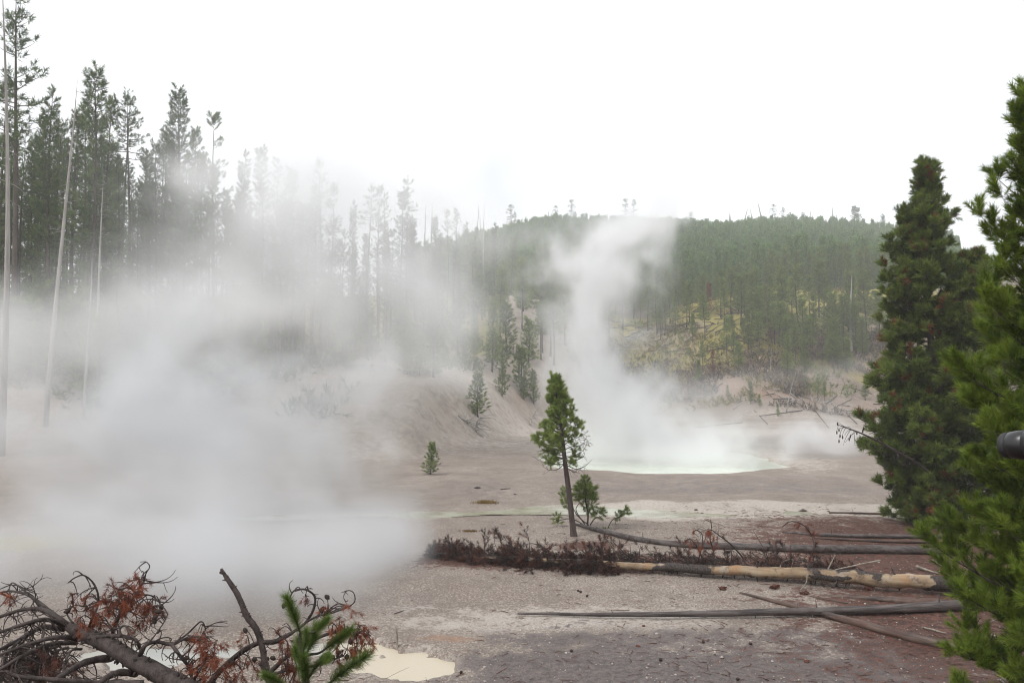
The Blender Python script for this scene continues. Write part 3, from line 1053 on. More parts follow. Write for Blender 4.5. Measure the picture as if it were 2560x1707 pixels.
for k in range(150):
    px = -50 + 1310 * (k + rs.random()) / 150
    Y = rs.uniform(52, 84) + max(0, (px - 650) * 0.05)
    top = np.interp(px, sky_px, sky_py) + rs.uniform(15, 170)
    sp = tall if rs.random() < .75 else thin
    lab = beside(px, 0, marks_left, 'packed slim pine' if sp is tall else 'packed thin open pine')
    place_px(sp, px, top, Y, lab, GF + ', the packed ones', 0, width=rs.uniform(.8, 1.1))
# saplings and bushy young pines at the foot of the forest and on the bank
for k in range(70):
    px = rs.uniform(-20, 640) if k < 48 else rs.uniform(640, 1330)
    Y = rs.uniform(46, 60) if k < 48 else rs.uniform(58, 84)
    x = (px - 1280) / FPX * Y
    h = rs.uniform(2.4, 5.4)
    lab = beside(px, 0, marks_left, 'bushy young pine' if k < 48 else 'young pine')
    sapling.place((x, Y, on(x, Y) - .05), h, lab, 'young pines of the forest floor', width=rs.uniform(1.2, 1.8))

# big shapes on the bank left of the plume, half seen through the steam
for px, base, top, sp, label, kw in [
    (1010, 935, 830, sapling, 'bright bushy pine half hidden by steam on the bank', dict(width=1.4)),
    (1065, 935, 790, pole, 'leaning pale dead stem beside the bright bushy pine in the steam', dict(variant=0)),
    (1230, 930, 760, knollpine, 'dark pine on the bank close to the left side of the steam plume', dict(variant=2, width=1.2)),
    (1185, 925, 790, knollpine, 'dark pine on the bank one step left of the plume', dict(variant=0)),
    (1297, 950, 735, pole, 'straight pale dead stem right beside the steam plume', dict(variant=2)),
    (1255, 990, 905, sapling, 'small pine at the top of the bare bank', dict(width=1.0)),
    (1335, 1010, 930, sapling, 'small bushy pine at the top of the bare bank behind the lone pine', dict(width=1.2)),
    (1310, 1000, 945, sapling, 'low shrub-like pine on the brow of the bare bank', dict(width=1.5)),
    (1077, 1186, 1110, sapling, 'small grey-green sapling standing on the dark patch of the flat', dict(width=1.5)),
]:
    place_foot(sp, px, base, top, label, 'plants on the steaming bank', **kw)

for k in range(80):
    px = rs.uniform(1060, 1560)
    Y = rs.uniform(84, 150)
    x = (px - 1280) / FPX * Y
    if Y - (40 + 3.0 * (x + 6)) < 12:
        continue
    if px < 1340 and rs.random() < .4:
        continue
    lab = beside(px, 0, [(1230, 'the bank pine beside the plume'), (1185, 'the bank pine left of the plume'), (1297, 'the straight dead stem by the plume'), (1335, 'the small bushy pine on the bank'), (1440, 'the plume centre line'), (1090, 'the misty ridge pines')], 'dark steam-veiled pine')
    knollpine.place((x, Y, on(x, Y) - .1), rs.uniform(6, 11), lab, 'pines behind the steam plume', width=rs.uniform(1.2, 1.6))

# ------------------------------------------------------------------ trees of the knoll on the right
GK = 'pines of the sunny knoll'
knoll = [
    (1620, 827, 712, 1, 'left one of three pines at the left shoulder of the knoll'),
    (1643, 835, 716, 0, 'middle one of three pines at the left shoulder of the knoll'),
    (1662, 838, 738, 3, 'right one of three pines at the left shoulder of the knoll'),
    (1724, 806, 708, 1, 'slim pine alone on the yellow crest left of the rusty ones'),
    (1802, 794, 678, 1, 'left one of two tall bare-legged pines on the crest'),
    (1828, 786, 672, 1, 'right one of two tall bare-legged pines on the crest'),
    (1862, 788, 684, 0, 'pine on the crest left of the broad pointed one'),
    (1895, 782, 672, 2, 'broad pointed pine in the middle of the crest'),
    (1893, 852, 735, 2, 'pine in front of and below the broad pointed one'),
    (1932, 800, 694, 3, 'grey sparse pine right of the broad pointed one'),
    (1960, 823, 672, 1, 'tall pine left of the tallest pair on the knoll'),
    (1995, 815, 664, 0, 'left one of the tallest pair on the knoll'),
    (2048, 795, 652, 0, 'right one of the tallest pair on the knoll'),
    (2025, 800, 690, 3, 'sparse pine between the tallest pair on the knoll'),
    (2070, 840, 725, 2, 'bushy pine below the right tall one of the knoll'),
    (2088, 886, 736, 2, 'broad green pine left of the straight white snag'),
    (2110, 880, 740, 1, 'pine just behind the straight white snag'),
    (2123, 830, 682, 0, 'pine just right of the tip of the straight white snag'),
    (2140, 885, 765, 2, 'low green pine right of the foot of the white snag'),
    (2158, 895, 795, 2, 'short bright green pine near the right pine tree'),
    (2168, 865, 684, 1, 'tall open pine on the right end of the knoll'),
    (2200, 881, 732, 1, 'bare-legged pine at the right end, nearly touching the big right tree'),
    (2235, 880, 760, 3, 'pine of the knoll seen against the edge of the big right tree'),
    (1968, 939, 842, 2, 'green pine on the lower slope under the crest gully'),
    (2012, 931, 843, 2, 'broad green pine on the lower slope beside the gully'),
    (2095, 922, 842, 2, 'bright green pine on the lower slope below the white snag'),
    (1845, 941, 855, 0, 'pine standing in the yellow and orange lower slope'),
    (1757, 910, 852, 0, 'pine left of the red dead tree on the slope'),
    (1830, 855, 790, 3, 'slim pine on the brown middle slope'),
    (1860, 862, 795, 1, 'slim leaning pine on the brown middle slope'),
    (1745, 960, 900, 2, 'small dark pine below the red dead tree'),
    (1624, 985, 932, 3, 'small faint pine at the misty left foot of the knoll'),
    (1820, 992, 962, 2, 'tiny pine on the lower slope near the flat'),
    (1877, 1010, 955, 2, 'bushy pine at the foot of the knoll beside fallen logs'),
    (1900, 1018, 985, 2, 'low dark bush-like pine at the foot of the knoll'),
    (1945, 1042, 1010, 2, 'tiny green pine between the logs on the flat'),
    (2163, 1001, 941, 2, 'pale green small pine on the dark lower slope at the right'),
    (2045, 1000, 935, 3, 'thin pine on the dark lower slope'),
    (2062, 1008, 960, 3, 'thin small pine right of the thin one on the dark lower slope'),
]
for px, base, top, v, label in knoll:
    place_foot(knollpine, px, base, top, label, GK, variant=v, width=1.45)
for k in range(28):
    px = rs.uniform(1640, 2150)
    base = rs.uniform(770, 900) if k < 34 else rs.uniform(900, 1000)
    base += max(0, (1900 - px)) * 0.12
    h = rs.uniform(65, 135) if k < 34 else rs.uniform(22, 60)
    lab = beside(px, 0, [(a[0], 'the ' + a[4].split(' on the ')[0].replace('one of', 'of')) for a in knoll if len(a[4].split(' on the ')[0].split()) < 8], 'slim green pine' if k < 34 else 'small green pine low down')
    place_foot(knollpine, px, base, base - h, lab, GK + ', the loose stand', width=rs.uniform(1.1, 1.6))
for k in range(13):
    px = rs.uniform(1940, 2130)
    base = rs.uniform(850, 935)
    lab = beside(px, 0, [(2107, 'the tilting white snag'), (2168, 'the tall open knoll pine'), (1968, 'the gully pine'), (2012, 'the broad pine by the gully')], 'full-crowned green pine')
    place_foot(knollpine, px, base, base - rs.uniform(80, 130), lab, GK + ', the thick right stand', width=rs.uniform(1.3, 1.7))
for px, base, top, label in [
    (1736, 745, 682, 'rust brown dead pine left on the crest of the knoll'),
    (1772, 794, 710, 'rust brown dead pine with a bare foot on the crest'),
    (1783, 943, 876, 'small bright red dead pine on the lower slope'),
    (1928, 860, 800, 'red dead pine leaning in the orange gully'),
    (2000, 720, 650, 'reddish dead pine behind the tallest pair on the knoll'),
    (2150, 760, 704, 'small orange dead pine right of the white snag'),
    (1920, 790, 730, 'thin reddish dead pine on the yellow crest'),
]:
    place_foot(redpine, px, base, top, label, 'red dead pines of the knoll')
for px, base, top, lean, v, label in [
    (2130, 889, 672, -24, 2, 'straight white snag tilting left over the knoll'),
    (1968, 781, 694, -13, 0, 'pale snag tilting left among the crest pines'),
    (2000, 827, 772, -16, 2, 'short pale snag tilting left beside the gully'),
    (1966, 1030, 926, -36, 0, 'big grey snag leaning left at the foot of the knoll'),
    (1928, 940, 865, 2, 1, 'twiggy grey snag standing in the gully'),
    (1880, 945, 905, 0, 2, 'short grey stump on the lower slope'),
]:
    place_foot(pole, px, base, top, label, 'snags of the knoll', lean, variant=v, width=1.5)

# tall survivors and bare poles on the skyline of the far hill
GH = 'tall trees on the far skyline'
for px, base, top, sp, lean, v, label in [
    (1276, 605, 512, thin, 0, 0, 'faint tall tree at the left end of the far skyline'),
    (1290, 605, 532, thin, 0, 2, 'faint tree right beside the left end one on the far skyline'),
    (1306, 605, 548, thin, 0, 2, 'small faint tree near the left end of the far skyline'),
    (1338, 600, 555, thin, 0, 1, 'lone small faint tree left of the plume on the skyline'),
    (1376, 600, 520, pole, 0, 0, 'faint bare pole left of the plume on the skyline'),
    (1388, 600, 515, thin, 0, 0, 'faint tall tree close to the left of the plume top'),
    (1430, 598, 500, thin, 0, 0, 'tall faint tree behind the left of the plume top'),
    (1440, 598, 530, thin, 0, 2, 'faint tree right of the tall one behind the plume top'),
    (1480, 595, 540, thin, 0, 2, 'faint small tree behind the plume top'),
    (1565, 580, 498, thin, 0, 0, 'left one of a faint tall pair right of the plume top'),
    (1585, 580, 500, thin, 0, 2, 'right one of a faint tall pair right of the plume top'),
    (1617, 575, 526, pole, 0, 2, 'left one of two faint thin poles right of the plume'),
    (1628, 575, 528, pole, 0, 2, 'right one of two faint thin poles right of the plume'),
    (1645, 575, 535, thin, 0, 2, 'small ragged skyline tree right of two faint poles'),
    (1718, 568, 525, pole, 0, 2, 'thin pole left of the tufted little skyline tree'),
    (1725, 568, 528, thin, 0, 1, 'tufted little tree with a bare stem on the skyline'),
    (1816, 568, 526, pole, -10, 2, 'leaning thin pole on the middle skyline'),
    (1832, 572, 530, pole, 0, 2, 'faint thin pole on the middle skyline'),
    (1858, 572, 516, pole, -10, 0, 'tall leaning pole on the middle skyline'),
    (1893, 575, 518, pole, -8, 2, 'leaning pole left of the tallest skyline snag'),
    (1909, 585, 503, pole, -8, 1, 'tallest bare snag of the skyline'),
    (1899, 578, 545, tall, 0, 3, 'little dark tree at the foot of the tallest skyline snag'),
    (1932, 578, 512, thin, -4, 0, 'one-sided ragged tree on the skyline'),
    (1948, 575, 517, thin, -10, 2, 'leaning ragged tree on the skyline'),
    (1975, 578, 530, tall, -2, 3, 'dense pointed tree left on the right skyline'),
    (2012, 582, 530, tall, 0, 3, 'dense tree beside a leaning pole on the right skyline'),
    (2024, 580, 516, pole, -6, 2, 'leaning pole next to the dense skyline tree'),
    (2034, 580, 534, pole, -3, 2, 'faint pole right of the dense skyline tree'),
    (2067, 582, 548, tall, 0, 3, 'short dense tree left of the forked skyline snag'),
    (2076, 582, 538, pole, 0, 2, 'thin short pole left of the forked skyline snag'),
    (2092, 592, 505, snagtree, -3, 0, 'forked bare snag with many twigs on the right skyline'),
    (2104, 588, 528, pole, -8, 1, 'leaning pole right of the forked skyline snag'),
    (2137, 588, 515, tall, 0, 0, 'left half of the biggest tree pair on the right skyline'),
    (2149, 588, 519, tall, 0, 1, 'right half of the biggest tree pair on the right skyline'),
    (2211, 592, 533, tall, 0, 3, 'pointed tree left of the right pine on the skyline'),
    (2228, 590, 545, pole, -6, 2, 'thin leaning pole close to the right pine on the skyline'),
    (2252, 595, 533, tall, 0, 5, 'tree on the skyline just left of the right pine tip'),
]:
    Y = 312.0
    p = at(px, base, Y)
    z = on(p[0], Y)
    hgt = at(px, top, Y)[2] - z
    sp.place((p[0], Y, z - .1), hgt, label, GH, variant=v, width=2.0 if sp in (tall, thin) else 3.0, lean=(0, math.atan2(lean * Y / FPX, hgt)))

# front row of the hill wood, tree by tree
for k in range(60):
    u = 0.06 + 0.46 * (k + rs.random()) / 60
    Y = rs.uniform(149, 156)
    x = u * Y
    knollpine.place((x, Y, on(x, Y) - .1), rs.uniform(6.5, 9.5), beside(1280 + u * FPX, 0, [(1724, 'the slim lone crest pine'), (1815, 'the two tall crest pines'), (1895, 'the broad pointed crest pine'), (1995, 'the tallest knoll pair'), (2107, 'the tilting white snag'), (2168, 'the tall open knoll pine'), (1643, 'the three shoulder pines'), (1540, 'the steam plume'), (2300, 'the large two-topped pine')], 'bare-legged front row pine'), 'front row of the hill wood', variant=rs.choice([1, 1, 0]), width=1.0)


# the wood that covers the far hill: nobody could count it
def hill_wood():
    protos = []
    for i in range(5):
        wood, leaf = conifer(300 + i, 7, .10, [.85, .7, .95, .6, .8][i], 60, TPL_WISP, 0.36, 0.30, 1.0, 0.06, 0, 55, sides=3, limb_r=.0, sub=3, clump=1.2, top_shoots=2)
        t = Geo()
        z = np.linspace(0, 1, 4)
        tube(t, np.stack([z * 0, z * 0, z * 6.6 - .2], -1), .06 * (1 - z) + .01, 4)
        nt_, nl_ = len(t.t), t.n
        me = leaf.mesh('hill_pine', M['needles_hill'], False)
        protos.append(me)
    rg = np.random.default_rng(21)
    n = 9500
    Y = 153 + (322 - 153) * rg.uniform(0, 1, n) ** 0.9
    u = rg.uniform(-0.12, 0.56, n)
    x = u * Y
    keep = (rg.uniform(0, 1, n) < np.clip(Y / 300, .35, 1)) & ((u > 0.0) | (Y > 180))
    x, Y = x[keep], Y[keep]
    z = land(x, Y) - 0.15
    me = bpy.data.meshes.new('hill_wood')
    me.vertices.add(len(x))
    me.vertices.foreach_set('co', np.stack([x, Y, z], -1).astype(np.float32).ravel())
    for nm, a in (('size', rg.uniform(.5, 1.45, len(x)) * (0.9 + 0.35 * fbm2(x * .05, Y * .05, 2))), ('turn', rg.uniform(0, 6.28, len(x)))):
        t = me.attributes.new(nm, 'FLOAT', 'POINT')
        t.data.foreach_set('value', a.astype(np.float32))
    o = stuff(link('hill_forest', me))
    ng = bpy.data.node_groups.new('scatter', 'GeometryNodeTree')
    ng.interface.new_socket('Geometry', in_out='INPUT', socket_type='NodeSocketGeometry')
    ng.interface.new_socket('Geometry', in_out='OUTPUT', socket_type='NodeSocketGeometry')
    k = N(ng)
    gi, go = k('NodeGroupInput'), k('NodeGroupOutput')
    col = bpy.data.collections.new('hill_pines')
    for q, pm in enumerate(protos):
        ob = bpy.data.objects.new('hill_pine', pm)
        col.objects.link(ob)
    ci = k('GeometryNodeCollectionInfo')
    ci.inputs['Collection'].default_value = col
    ci.inputs['Separate Children'].default_value = True
    ci.inputs['Reset Children'].default_value = True
    ip = k('GeometryNodeInstanceOnPoints')
    ip.inputs['Pick Instance'].default_value = True
    k.link(gi.outputs[0], ip.inputs['Points'])
    k.link(ci.outputs[0], ip.inputs['Instance'])
    a1 = k('GeometryNodeInputNamedAttribute', data_type='FLOAT')
    a1.inputs[0].default_value = 'size'
    k.link(a1.outputs[0], ip.inputs['Scale'])
    a2 = k('GeometryNodeInputNamedAttribute', data_type='FLOAT')
    a2.inputs[0].default_value = 'turn'
    cx = k('ShaderNodeCombineXYZ')
    k.link(a2.outputs[0], cx.inputs[2])
    k.link(cx.outputs[0], ip.inputs['Rotation'])
    k.link(ip.outputs[0], go.inputs[0])
    md = o.modifiers.new('scatter', 'NODES')
    md.node_group = ng


hill_wood()
label_rows()


def low_cover(name, mat, n, u0, u1, y0, y1, s0, s1, seed, thr=.45, fs=.12, tpl=TPL_FAR):
    """Low plants and brush nobody could count, in patches."""
    rg = np.random.default_rng(seed)
    Y = rg.uniform(y0, y1, n * 3)
    x = rg.uniform(u0, u1, n * 3) * Y
    kp = fbm2(x * fs + seed, Y * fs, 3) > thr
    x, Y = x[kp][:n], Y[kp][:n]
    if u0 < 0:                                   # the lower bank stays bare
        kp = (Y - np.where(x > -6, 40 + 3.0 * (x + 6), 40 + .25 * (x + 6)) > 21 - 12 * S((-.14 - x / Y) / .08))
        x, Y = x[kp], Y[kp]
    P = np.stack([x, Y, land(x, Y) - .05], -1)
    g = Geo()
    D = rg.normal(0, .5, (len(x), 3)) + [0, 0, .8]
    shoots(g, tpl, P, D, rg.uniform(s0, s1, len(x)), rg)
    stuff(link(name, g.mesh(name, mat, False)))


M['yellow_moss'] = foliage_mat('yellow_green_cover', (0.13, 0.11, 0.03), (0.30, 0.27, 0.08), trans=.2)
M['brush'] = foliage_mat('grey_brown_brush', (0.07, 0.052, 0.042), (0.20, 0.15, 0.11), trans=.05)
low_cover('ground_cover', M['yellow_moss'], 6500, .10, .52, 100.5, 147, .3, .8, 5, .46)
low_cover('undergrowth', M['needles_knoll'], 900, .10, .52, 101, 140, .4, 1.0, 15, .55)
low_cover('brushwood', M['brush'], 5200, .10, .52, 99, 126, .3, .9, 25, .46, .09, TPL_WISP)
low_cover('bank_undergrowth', M['needles_forest'], 3200, -.66, .02, 46, 84, .35, 1.0, 35, .44)


def sticks(name, mat, n, u0, u1, y0, y1, l0, l1, r, seed, thr, fs):
    rg = np.random.default_rng(seed)
    Y = rg.uniform(y0, y1, n * 3)
    x = rg.uniform(u0, u1, n * 3) * Y
    kp = fbm2(x * fs + seed, Y * fs, 3) > thr
    x, Y = x[kp][:n], Y[kp][:n]
    z = land(x, Y)
    g = Geo()
    for a in range(len(x)):
        t, L_ = rg.uniform(0, 6.28), rg.uniform(l0, l1)
        d = np.array([math.cos(t), math.sin(t) * .7, 0]) * L_ / 2
        e0, e1 = np.array([x[a], Y[a], 0]) - d, np.array([x[a], Y[a], 0]) + d
        e0[2], e1[2] = on(e0[0], e0[1]) + r + rg.uniform(0, .15), on(e1[0], e1[1]) + r + rg.uniform(0, .4)
        tube(g, [e0, (e0 + e1) / 2, e1], [r, r * .8, r * .4], 4, rg.uniform())
    stuff(link(name, g.mesh(name, mat)))


sticks('deadfall_litter', M['snag'], 260, .11, .50, 100, 135, 1.2, 4.5, .07, 44, .47, .10)
sticks('dark_deadfall_litter', M['deadwood'], 320, .11, .50, 100, 138, 1.0, 4.0, .07, 45, .50, .12)
# ------------------------------------------------------------------ fallen logs
def lying(name, label, group, pts, mat, lift=0.0, sides=10, n=60, rough=0.10, seed=1, bare=None, stubs=0, stub_px=14, parent=None, sink=0.15, thick=0.64):
    """A log through rows of (column, row of its axis, radius in pixels), resting on the land (lift = metres between land and bark)."""
    W = []
    for px, py, rp in pts:
        g_ = hit(px, py + rp * 1.0)
        r = rp * thick * g_[1] / FPX
        W.append((g_[0], g_[1], g_[2] + r * (1 - sink) + lift, r))
    W = np.array(W)
    mid = W[:, :3].mean(0)
    a = math.atan2(W[-1, 1] - W[0, 1], W[-1, 0] - W[0, 0])
    ca, sa = math.cos(-a), math.sin(-a)
    Q = W[:, :3] - mid
    Q = np.stack([Q[:, 0] * ca - Q[:, 1] * sa, Q[:, 0] * sa + Q[:, 1] * ca, Q[:, 2], W[:, 3]], 1)
    sp = spline(Q, n)
    rg = np.random.default_rng(seed)
    sp[:, 1:3] += (fbm2(np.arange(n)[:, None] * .12 + seed, np.array([[1.0, 9.0]]), 2) - .5) * sp[:, 3:4] * 0.5
    g = Geo()
    tube(g, sp[:, :3], sp[:, 3], sides, 0.0, rough, seed)
    V = g.v[0]
    if bare is not None:
        ang = np.concatenate([np.tile(np.arange(sides) / sides, n), [0, 0]])
        s_ = np.concatenate([np.repeat(np.linspace(0, 1, n), sides), [0, 1]])
        L = np.linalg.norm(Q[-1, :3] - Q[0, :3])
        nn = 0.65 * fbm3(s_ * L * 1.5 + seed, np.cos(ang * 6.28) * .7 + 5, np.sin(ang * 6.28) * .7 + 5, 3) + 0.35 * noise2(s_ * L * 1.3 + 4, s_ * 0 + 3)
        t = np.clip((nn - 0.5) * 9 + bare(s_) - .35 * np.maximum(0, np.cos((ang - .30) * 6.28)) , 0, 1)
        g.tint = [t]
        rr = np.concatenate([np.repeat(sp[:, 3], sides), sp[[0, -1], 3]])
        C = np.concatenate([np.repeat(sp[:, :3], sides, 0), sp[[0, -1], :3]])
        V += unit(V - C) * ((1 - S((t - .35) / .3)) * 0.09 * rr)[:, None]
    for k in range(stubs):
        i = int(rg.uniform(.1, .97) * (n - 1))
        az = rg.choice([rg.uniform(-.6, .6) - 1.9, rg.uniform(-.5, .5) + 1.5, rg.uniform(-1, 1) - 1.57])
        d = np.array([rg.uniform(-.5, .2), math.cos(az), math.sin(az)])
        Lk = stub_px * rg.uniform(.4, 1.1) * W[:, 1].mean() / FPX + sp[i, 3]
        r0 = sp[i, 3] * rg.uniform(.13, .24)
        u = np.linspace(0, 1, 3)[:, None]
        tube(g, sp[i, :3] + d * u * Lk, r0 * np.array([1.2, .9, .45]), 5, 0.3)
    o = link(name, g.mesh(name, mat), parent, tuple(mid), (0, 0, a))
    if label:
        tag(o, label, 'log', group)
    return o, W


GL = 'fallen logs on the flat'
lying('fallen_log', 'long dark log running right from behind the lone pine', GL,
      [(1440, 1308, 5), (1524, 1328, 9), (1665, 1351, 12), (1960, 1365, 14), (2180, 1367, 16), (2420, 1368, 18)], M['log_grey'], stubs=9, seed=3)
lying('fallen_log', 'thin upper dark log behind the thick one, nearest the two right pines', GL,
      [(1956, 1328, 3), (2050, 1334, 6), (2200, 1337, 8), (2420, 1338, 9)], M['log_grey'], stubs=5, seed=4)
lying('fallen_log', 'thin dark log lying close in front of the upper thin one', GL,
      [(2035, 1343, 3), (2200, 1350, 6), (2420, 1352, 7)], M['log_brown'], stubs=3, seed=5)
lying('fallen_log', 'long smooth grey log tapering to a point, nearest the viewer', GL,
      [(1294, 1535, 4), (1500, 1537, 8), (1800, 1533, 12), (2100, 1522, 16), (2400, 1507, 20), (2620, 1486, 24)], M['log_grey'], lift=0.03, stubs=16, stub_px=20, seed=6, n=90, rough=.06)
lying('fallen_log', 'brown split log crossing under the long smooth grey one', GL,
      [(1850, 1478, 5), (1990, 1509, 11), (2100, 1538, 15), (2250, 1574, 19), (2430, 1612, 21)], M['log_brown'], lift=-0.02, stubs=2, seed=7)
lying('fallen_log', 'thin dark log beside the stream at the edge of the right pine', GL,
      [(2072, 1280, 3), (2160, 1281, 4), (2300, 1284, 6)], M['log_brown'], stubs=2, seed=8)
lying('rotten_log', 'rotten brown log decaying in red needles below the half bare trunk', GL,
      [(2060, 1482, 6), (2180, 1486, 13), (2300, 1492, 16), (2470, 1500, 18)], M['log_brown'], lift=-.04, stubs=2, seed=9, rough=.3)
lying('stick', 'thin stick lying just above the crossing of the two logs', 'sticks on the flat',
      [(2025, 1489, 2), (2070, 1497, 3), (2120, 1506, 3)], M['log_brown'], seed=19, n=16)
lying('splinter', 'silver splintered wood piece lying on red needles', 'sticks on the flat', [(2291, 1416, 5), (2312, 1423, 5), (2345, 1434, 2)], M['palewood'], lift=.02, n=12, seed=11, rough=.4)
lying('splinter', 'small pale splinter right of the silver splintered piece', 'sticks on the flat', [(2328, 1400, 2.5), (2348, 1411, 3), (2368, 1422, 1)], M['palewood'], lift=.02, n=12, seed=12, rough=.4)
lying('splinter', 'grey splinter under the brown split log at the lower right', 'sticks on the flat', [(2305, 1567, 3), (2330, 1573, 4), (2366, 1584, 1.5)], M['palewood'], lift=.01, n=12, seed=13, rough=.4)

# ------------------------------------------------------------------ the big fallen pine: half bare trunk, limbs, dark dead foliage
rgf = np.random.default_rng(31)
fp = thing('fallen_pine', 'big fallen pine with a half bare pale trunk and brown dead top', 'fallen tree', tuple(hit(1700, 1440)))
fp_loc = np.array(fp.location)


def under(parent_loc, o):
    o.location = tuple(np.array(o.location) - parent_loc)
    return o


tr, Wf = lying('trunk', None, None, [(1085, 1392, 3), (1250, 1402, 7), (1400, 1410, 10), (1580, 1420, 13), (1700, 1424, 15), (1850, 1431, 19), (2000, 1438, 22), (2150, 1447, 25), (2300, 1456, 27), (2480, 1464, 29)],
               M['barelog'], lift=0.10, sides=14, n=240, rough=.07, seed=17, bare=lambda s: .50 - 1.3 * S((.38 - s) / .16) - .45 * S((s - .93) / .05), stubs=46, stub_px=15, parent=fp)
under(fp_loc, tr)
TS = spline(Wf, 200)


def tree_point(px):
    X = TS[:, 0] / TS[:, 1] * FPX + 1280
    return TS[int(np.argmin(np.abs(X - px))), :3]


def arc(start, d, L, bend, n=7, curl=0.0):
    """A bent twig: starts along d, drifts towards bend, curls if asked."""
    P, d = [np.asarray(start, float)], unit(d)
    for i in range(n - 1):
        d = unit(d + np.asarray(bend, float) / (n - 1))
        if curl:
            ax = np.array([0.2, 1, 0.1])
            d = unit(d + np.cross(ax, d) * curl * (i / n))
        P.append(P[-1] + d * L / (n - 1))
    return np.array(P)


dead_leaf, twigs = Geo(), Geo()
for k in range(760):
    far_part = k >= 400
    px = rgf.uniform(1540, 2170) if far_part else 1075 + 480 * rgf.uniform(0, 1) ** 0.85
    o = tree_point(px) + np.array([0, rgf.uniform(-.05, .4) if not far_part else rgf.uniform(.1, .9), rgf.uniform(-.04, .08)])
    side = 1.0 if far_part else rgf.choice([-1, 1], p=[.42, .58])
    grow = np.clip((px - 1060) / 160, .3, 1)
    d = np.array([rgf.uniform(-1.0, .25), side * rgf.uniform(.1, .8), rgf.uniform(-.2, .7) if side > 0 else rgf.uniform(-.25, .4)])
    L = rgf.uniform(.22, .62) * grow * (0.8 if far_part else 1.0)
    P = arc(o, d, L, (rgf.uniform(-.6, .3), rgf.uniform(-.3, .3), rgf.uniform(-1.9, .0)), 7, rgf.uniform(-.5, .5))
    gz = land(P[:, 0], P[:, 1])
    P[:, 2] = np.maximum(P[:, 2], gz + .02)
    tube(twigs, P, np.linspace(.011, .004, 7), 4, 0.3)
    m = rgf.integers(3, 7) if not far_part else rgf.integers(0, 5)
    if m:
        i = rgf.integers(2, 7, m)
        shoots(dead_leaf, TPL_DEAD, P[i], np.gradient(P, axis=0)[i] + rgf.normal(0, .04, (m, 3)), rgf.uniform(.14, .24, m), rgf, np.clip(rgf.normal(.35, .3, m), 0, 1))
link('foliage', dead_leaf.mesh('dead_foliage', M['needles_brown'], False, None), fp, tuple(-fp_loc))
stuff(link('twigs', twigs.mesh('dead_twigs', M['deadwood']), fp, tuple(-fp_loc)))

Z6 = lambda x, y: (1700 + x * .3657, 1200 + y * .3657)
Z5 = lambda x, y: (1050 + x * .3189, 1250 + y * .3189)
limb_rows = [
    (Z6, [(455, 590), (430, 530), (360, 450), (300, 400), (210, 335)], 7, 'deadwood', 5, 0),
    (Z6, [(245, 580), (225, 470), (205, 400), (215, 330), (210, 270)], 5, 'deadwood', 9, 5),
    (Z6, [(165, 580), (130, 480), (90, 420), (60, 400), (20, 430)], 4, 'deadwood', 10, 7),
    (Z6, [(120, 560), (150, 450), (150, 370), (110, 340), (80, 370)], 4, 'deadwood', 10, 7),
    (Z6, [(868, 625), (885, 540), (915, 470), (905, 390), (850, 310), (760, 280), (700, 318)], 6, 'deadwood', 4, 9),
    (Z6, [(625, 615), (590, 500), (545, 420), (500, 340)], 3, 'deadwood', 1, 0),
    (Z6, [(350, 590), (320, 540), (292, 490)], 4, 'deadwood', 0, 0),
    (Z6, [(1010, 612), (1060, 510)], 5, 'palewood', 1, 0),
    (Z6, [(870, 620), (960, 520), (1040, 500)], 4, 'deadwood', 3, 0),
    (Z6, [(680, 610), (700, 560), (770, 540), (760, 600)], 4, 'palewood', 2, 0),
    (Z6, [(870, 640), (862, 700), (822, 750)], 4, 'palewood', 0, 0),
    (Z5, [(1560, 480), (1525, 390), (1460, 300)], 6, 'palewood', 2, 0),
    (Z5, [(1362, 495), (1352, 440), (1348, 390)], 5, 'palewood', 0, 0),
    (Z5, [(1442, 490), (1370, 430)], 5, 'palewood', 0, 0),
    (Z5, [(480, 508), (575, 463)], 4, 'palewood', 0, 0),
    (Z5, [(1050, 470), (1000, 400), (930, 350), (850, 340), (800, 380)], 4, 'deadwood', 4, 4),
    (Z5, [(380, 420), (330, 375), (270, 360), (230, 390)], 4, 'deadwood', 4, 4),
    (Z5, [(1650, 450), (1580, 390), (1500, 310)], 4, 'deadwood', 3, 0),
    (Z6, [(1370, 548), (1230, 575), (1090, 605), (1040, 618)], 6, 'palewood', 1, 0),
]
for zf, pts, r, mt, ntw, ncl in limb_rows:
    base = tree_point(zf(*pts[0])[0])
    Yb = base[1] + (0.25 if pts[-1][1] < pts[0][1] else -.15)
    P = np.array([at(*zf(*p), Yb + .12 * i * rgf.uniform(-1, 1)) for i, p in enumerate(pts)])
    C = spline(P, 18)
    g = Geo()
    tube(g, C, np.linspace(r, r * .35, 18) * .36 * Yb / FPX * 1.15, 6, 0.3, rough=.15)
    ends = []
    for q in range(ntw):
        i = rgf.integers(5, 17)
        A = arc(C[i], np.array([rgf.uniform(-1, 1), rgf.uniform(-.6, .6), rgf.uniform(-.3, .9)]), rgf.uniform(.10, .36), (rgf.uniform(-.8, .8), 0, -1.2), 7, rgf.uniform(-1, 1))
        tube(g, A, np.linspace(.006, .003, 7), 3, .3)
        ends.append(A[3:])
    lo = link('limb', g.mesh('fallen_pine_limb', M[mt]), fp, tuple(-fp_loc))
    if ncl and ends:
        h_ = Geo()
        for q in range(ncl):
            E = ends[rgf.integers(len(ends))]
            shoots(h_, TPL_DEAD, E[[1, 2]], rgf.normal(0, .5, (2, 3)) + [0, 0, -1], rgf.uniform(.10, .18, 2), rgf, rgf.uniform(.3, 1, 2))
        link('needles', h_.mesh('limb_needles', M['needles_rust'], False), lo)

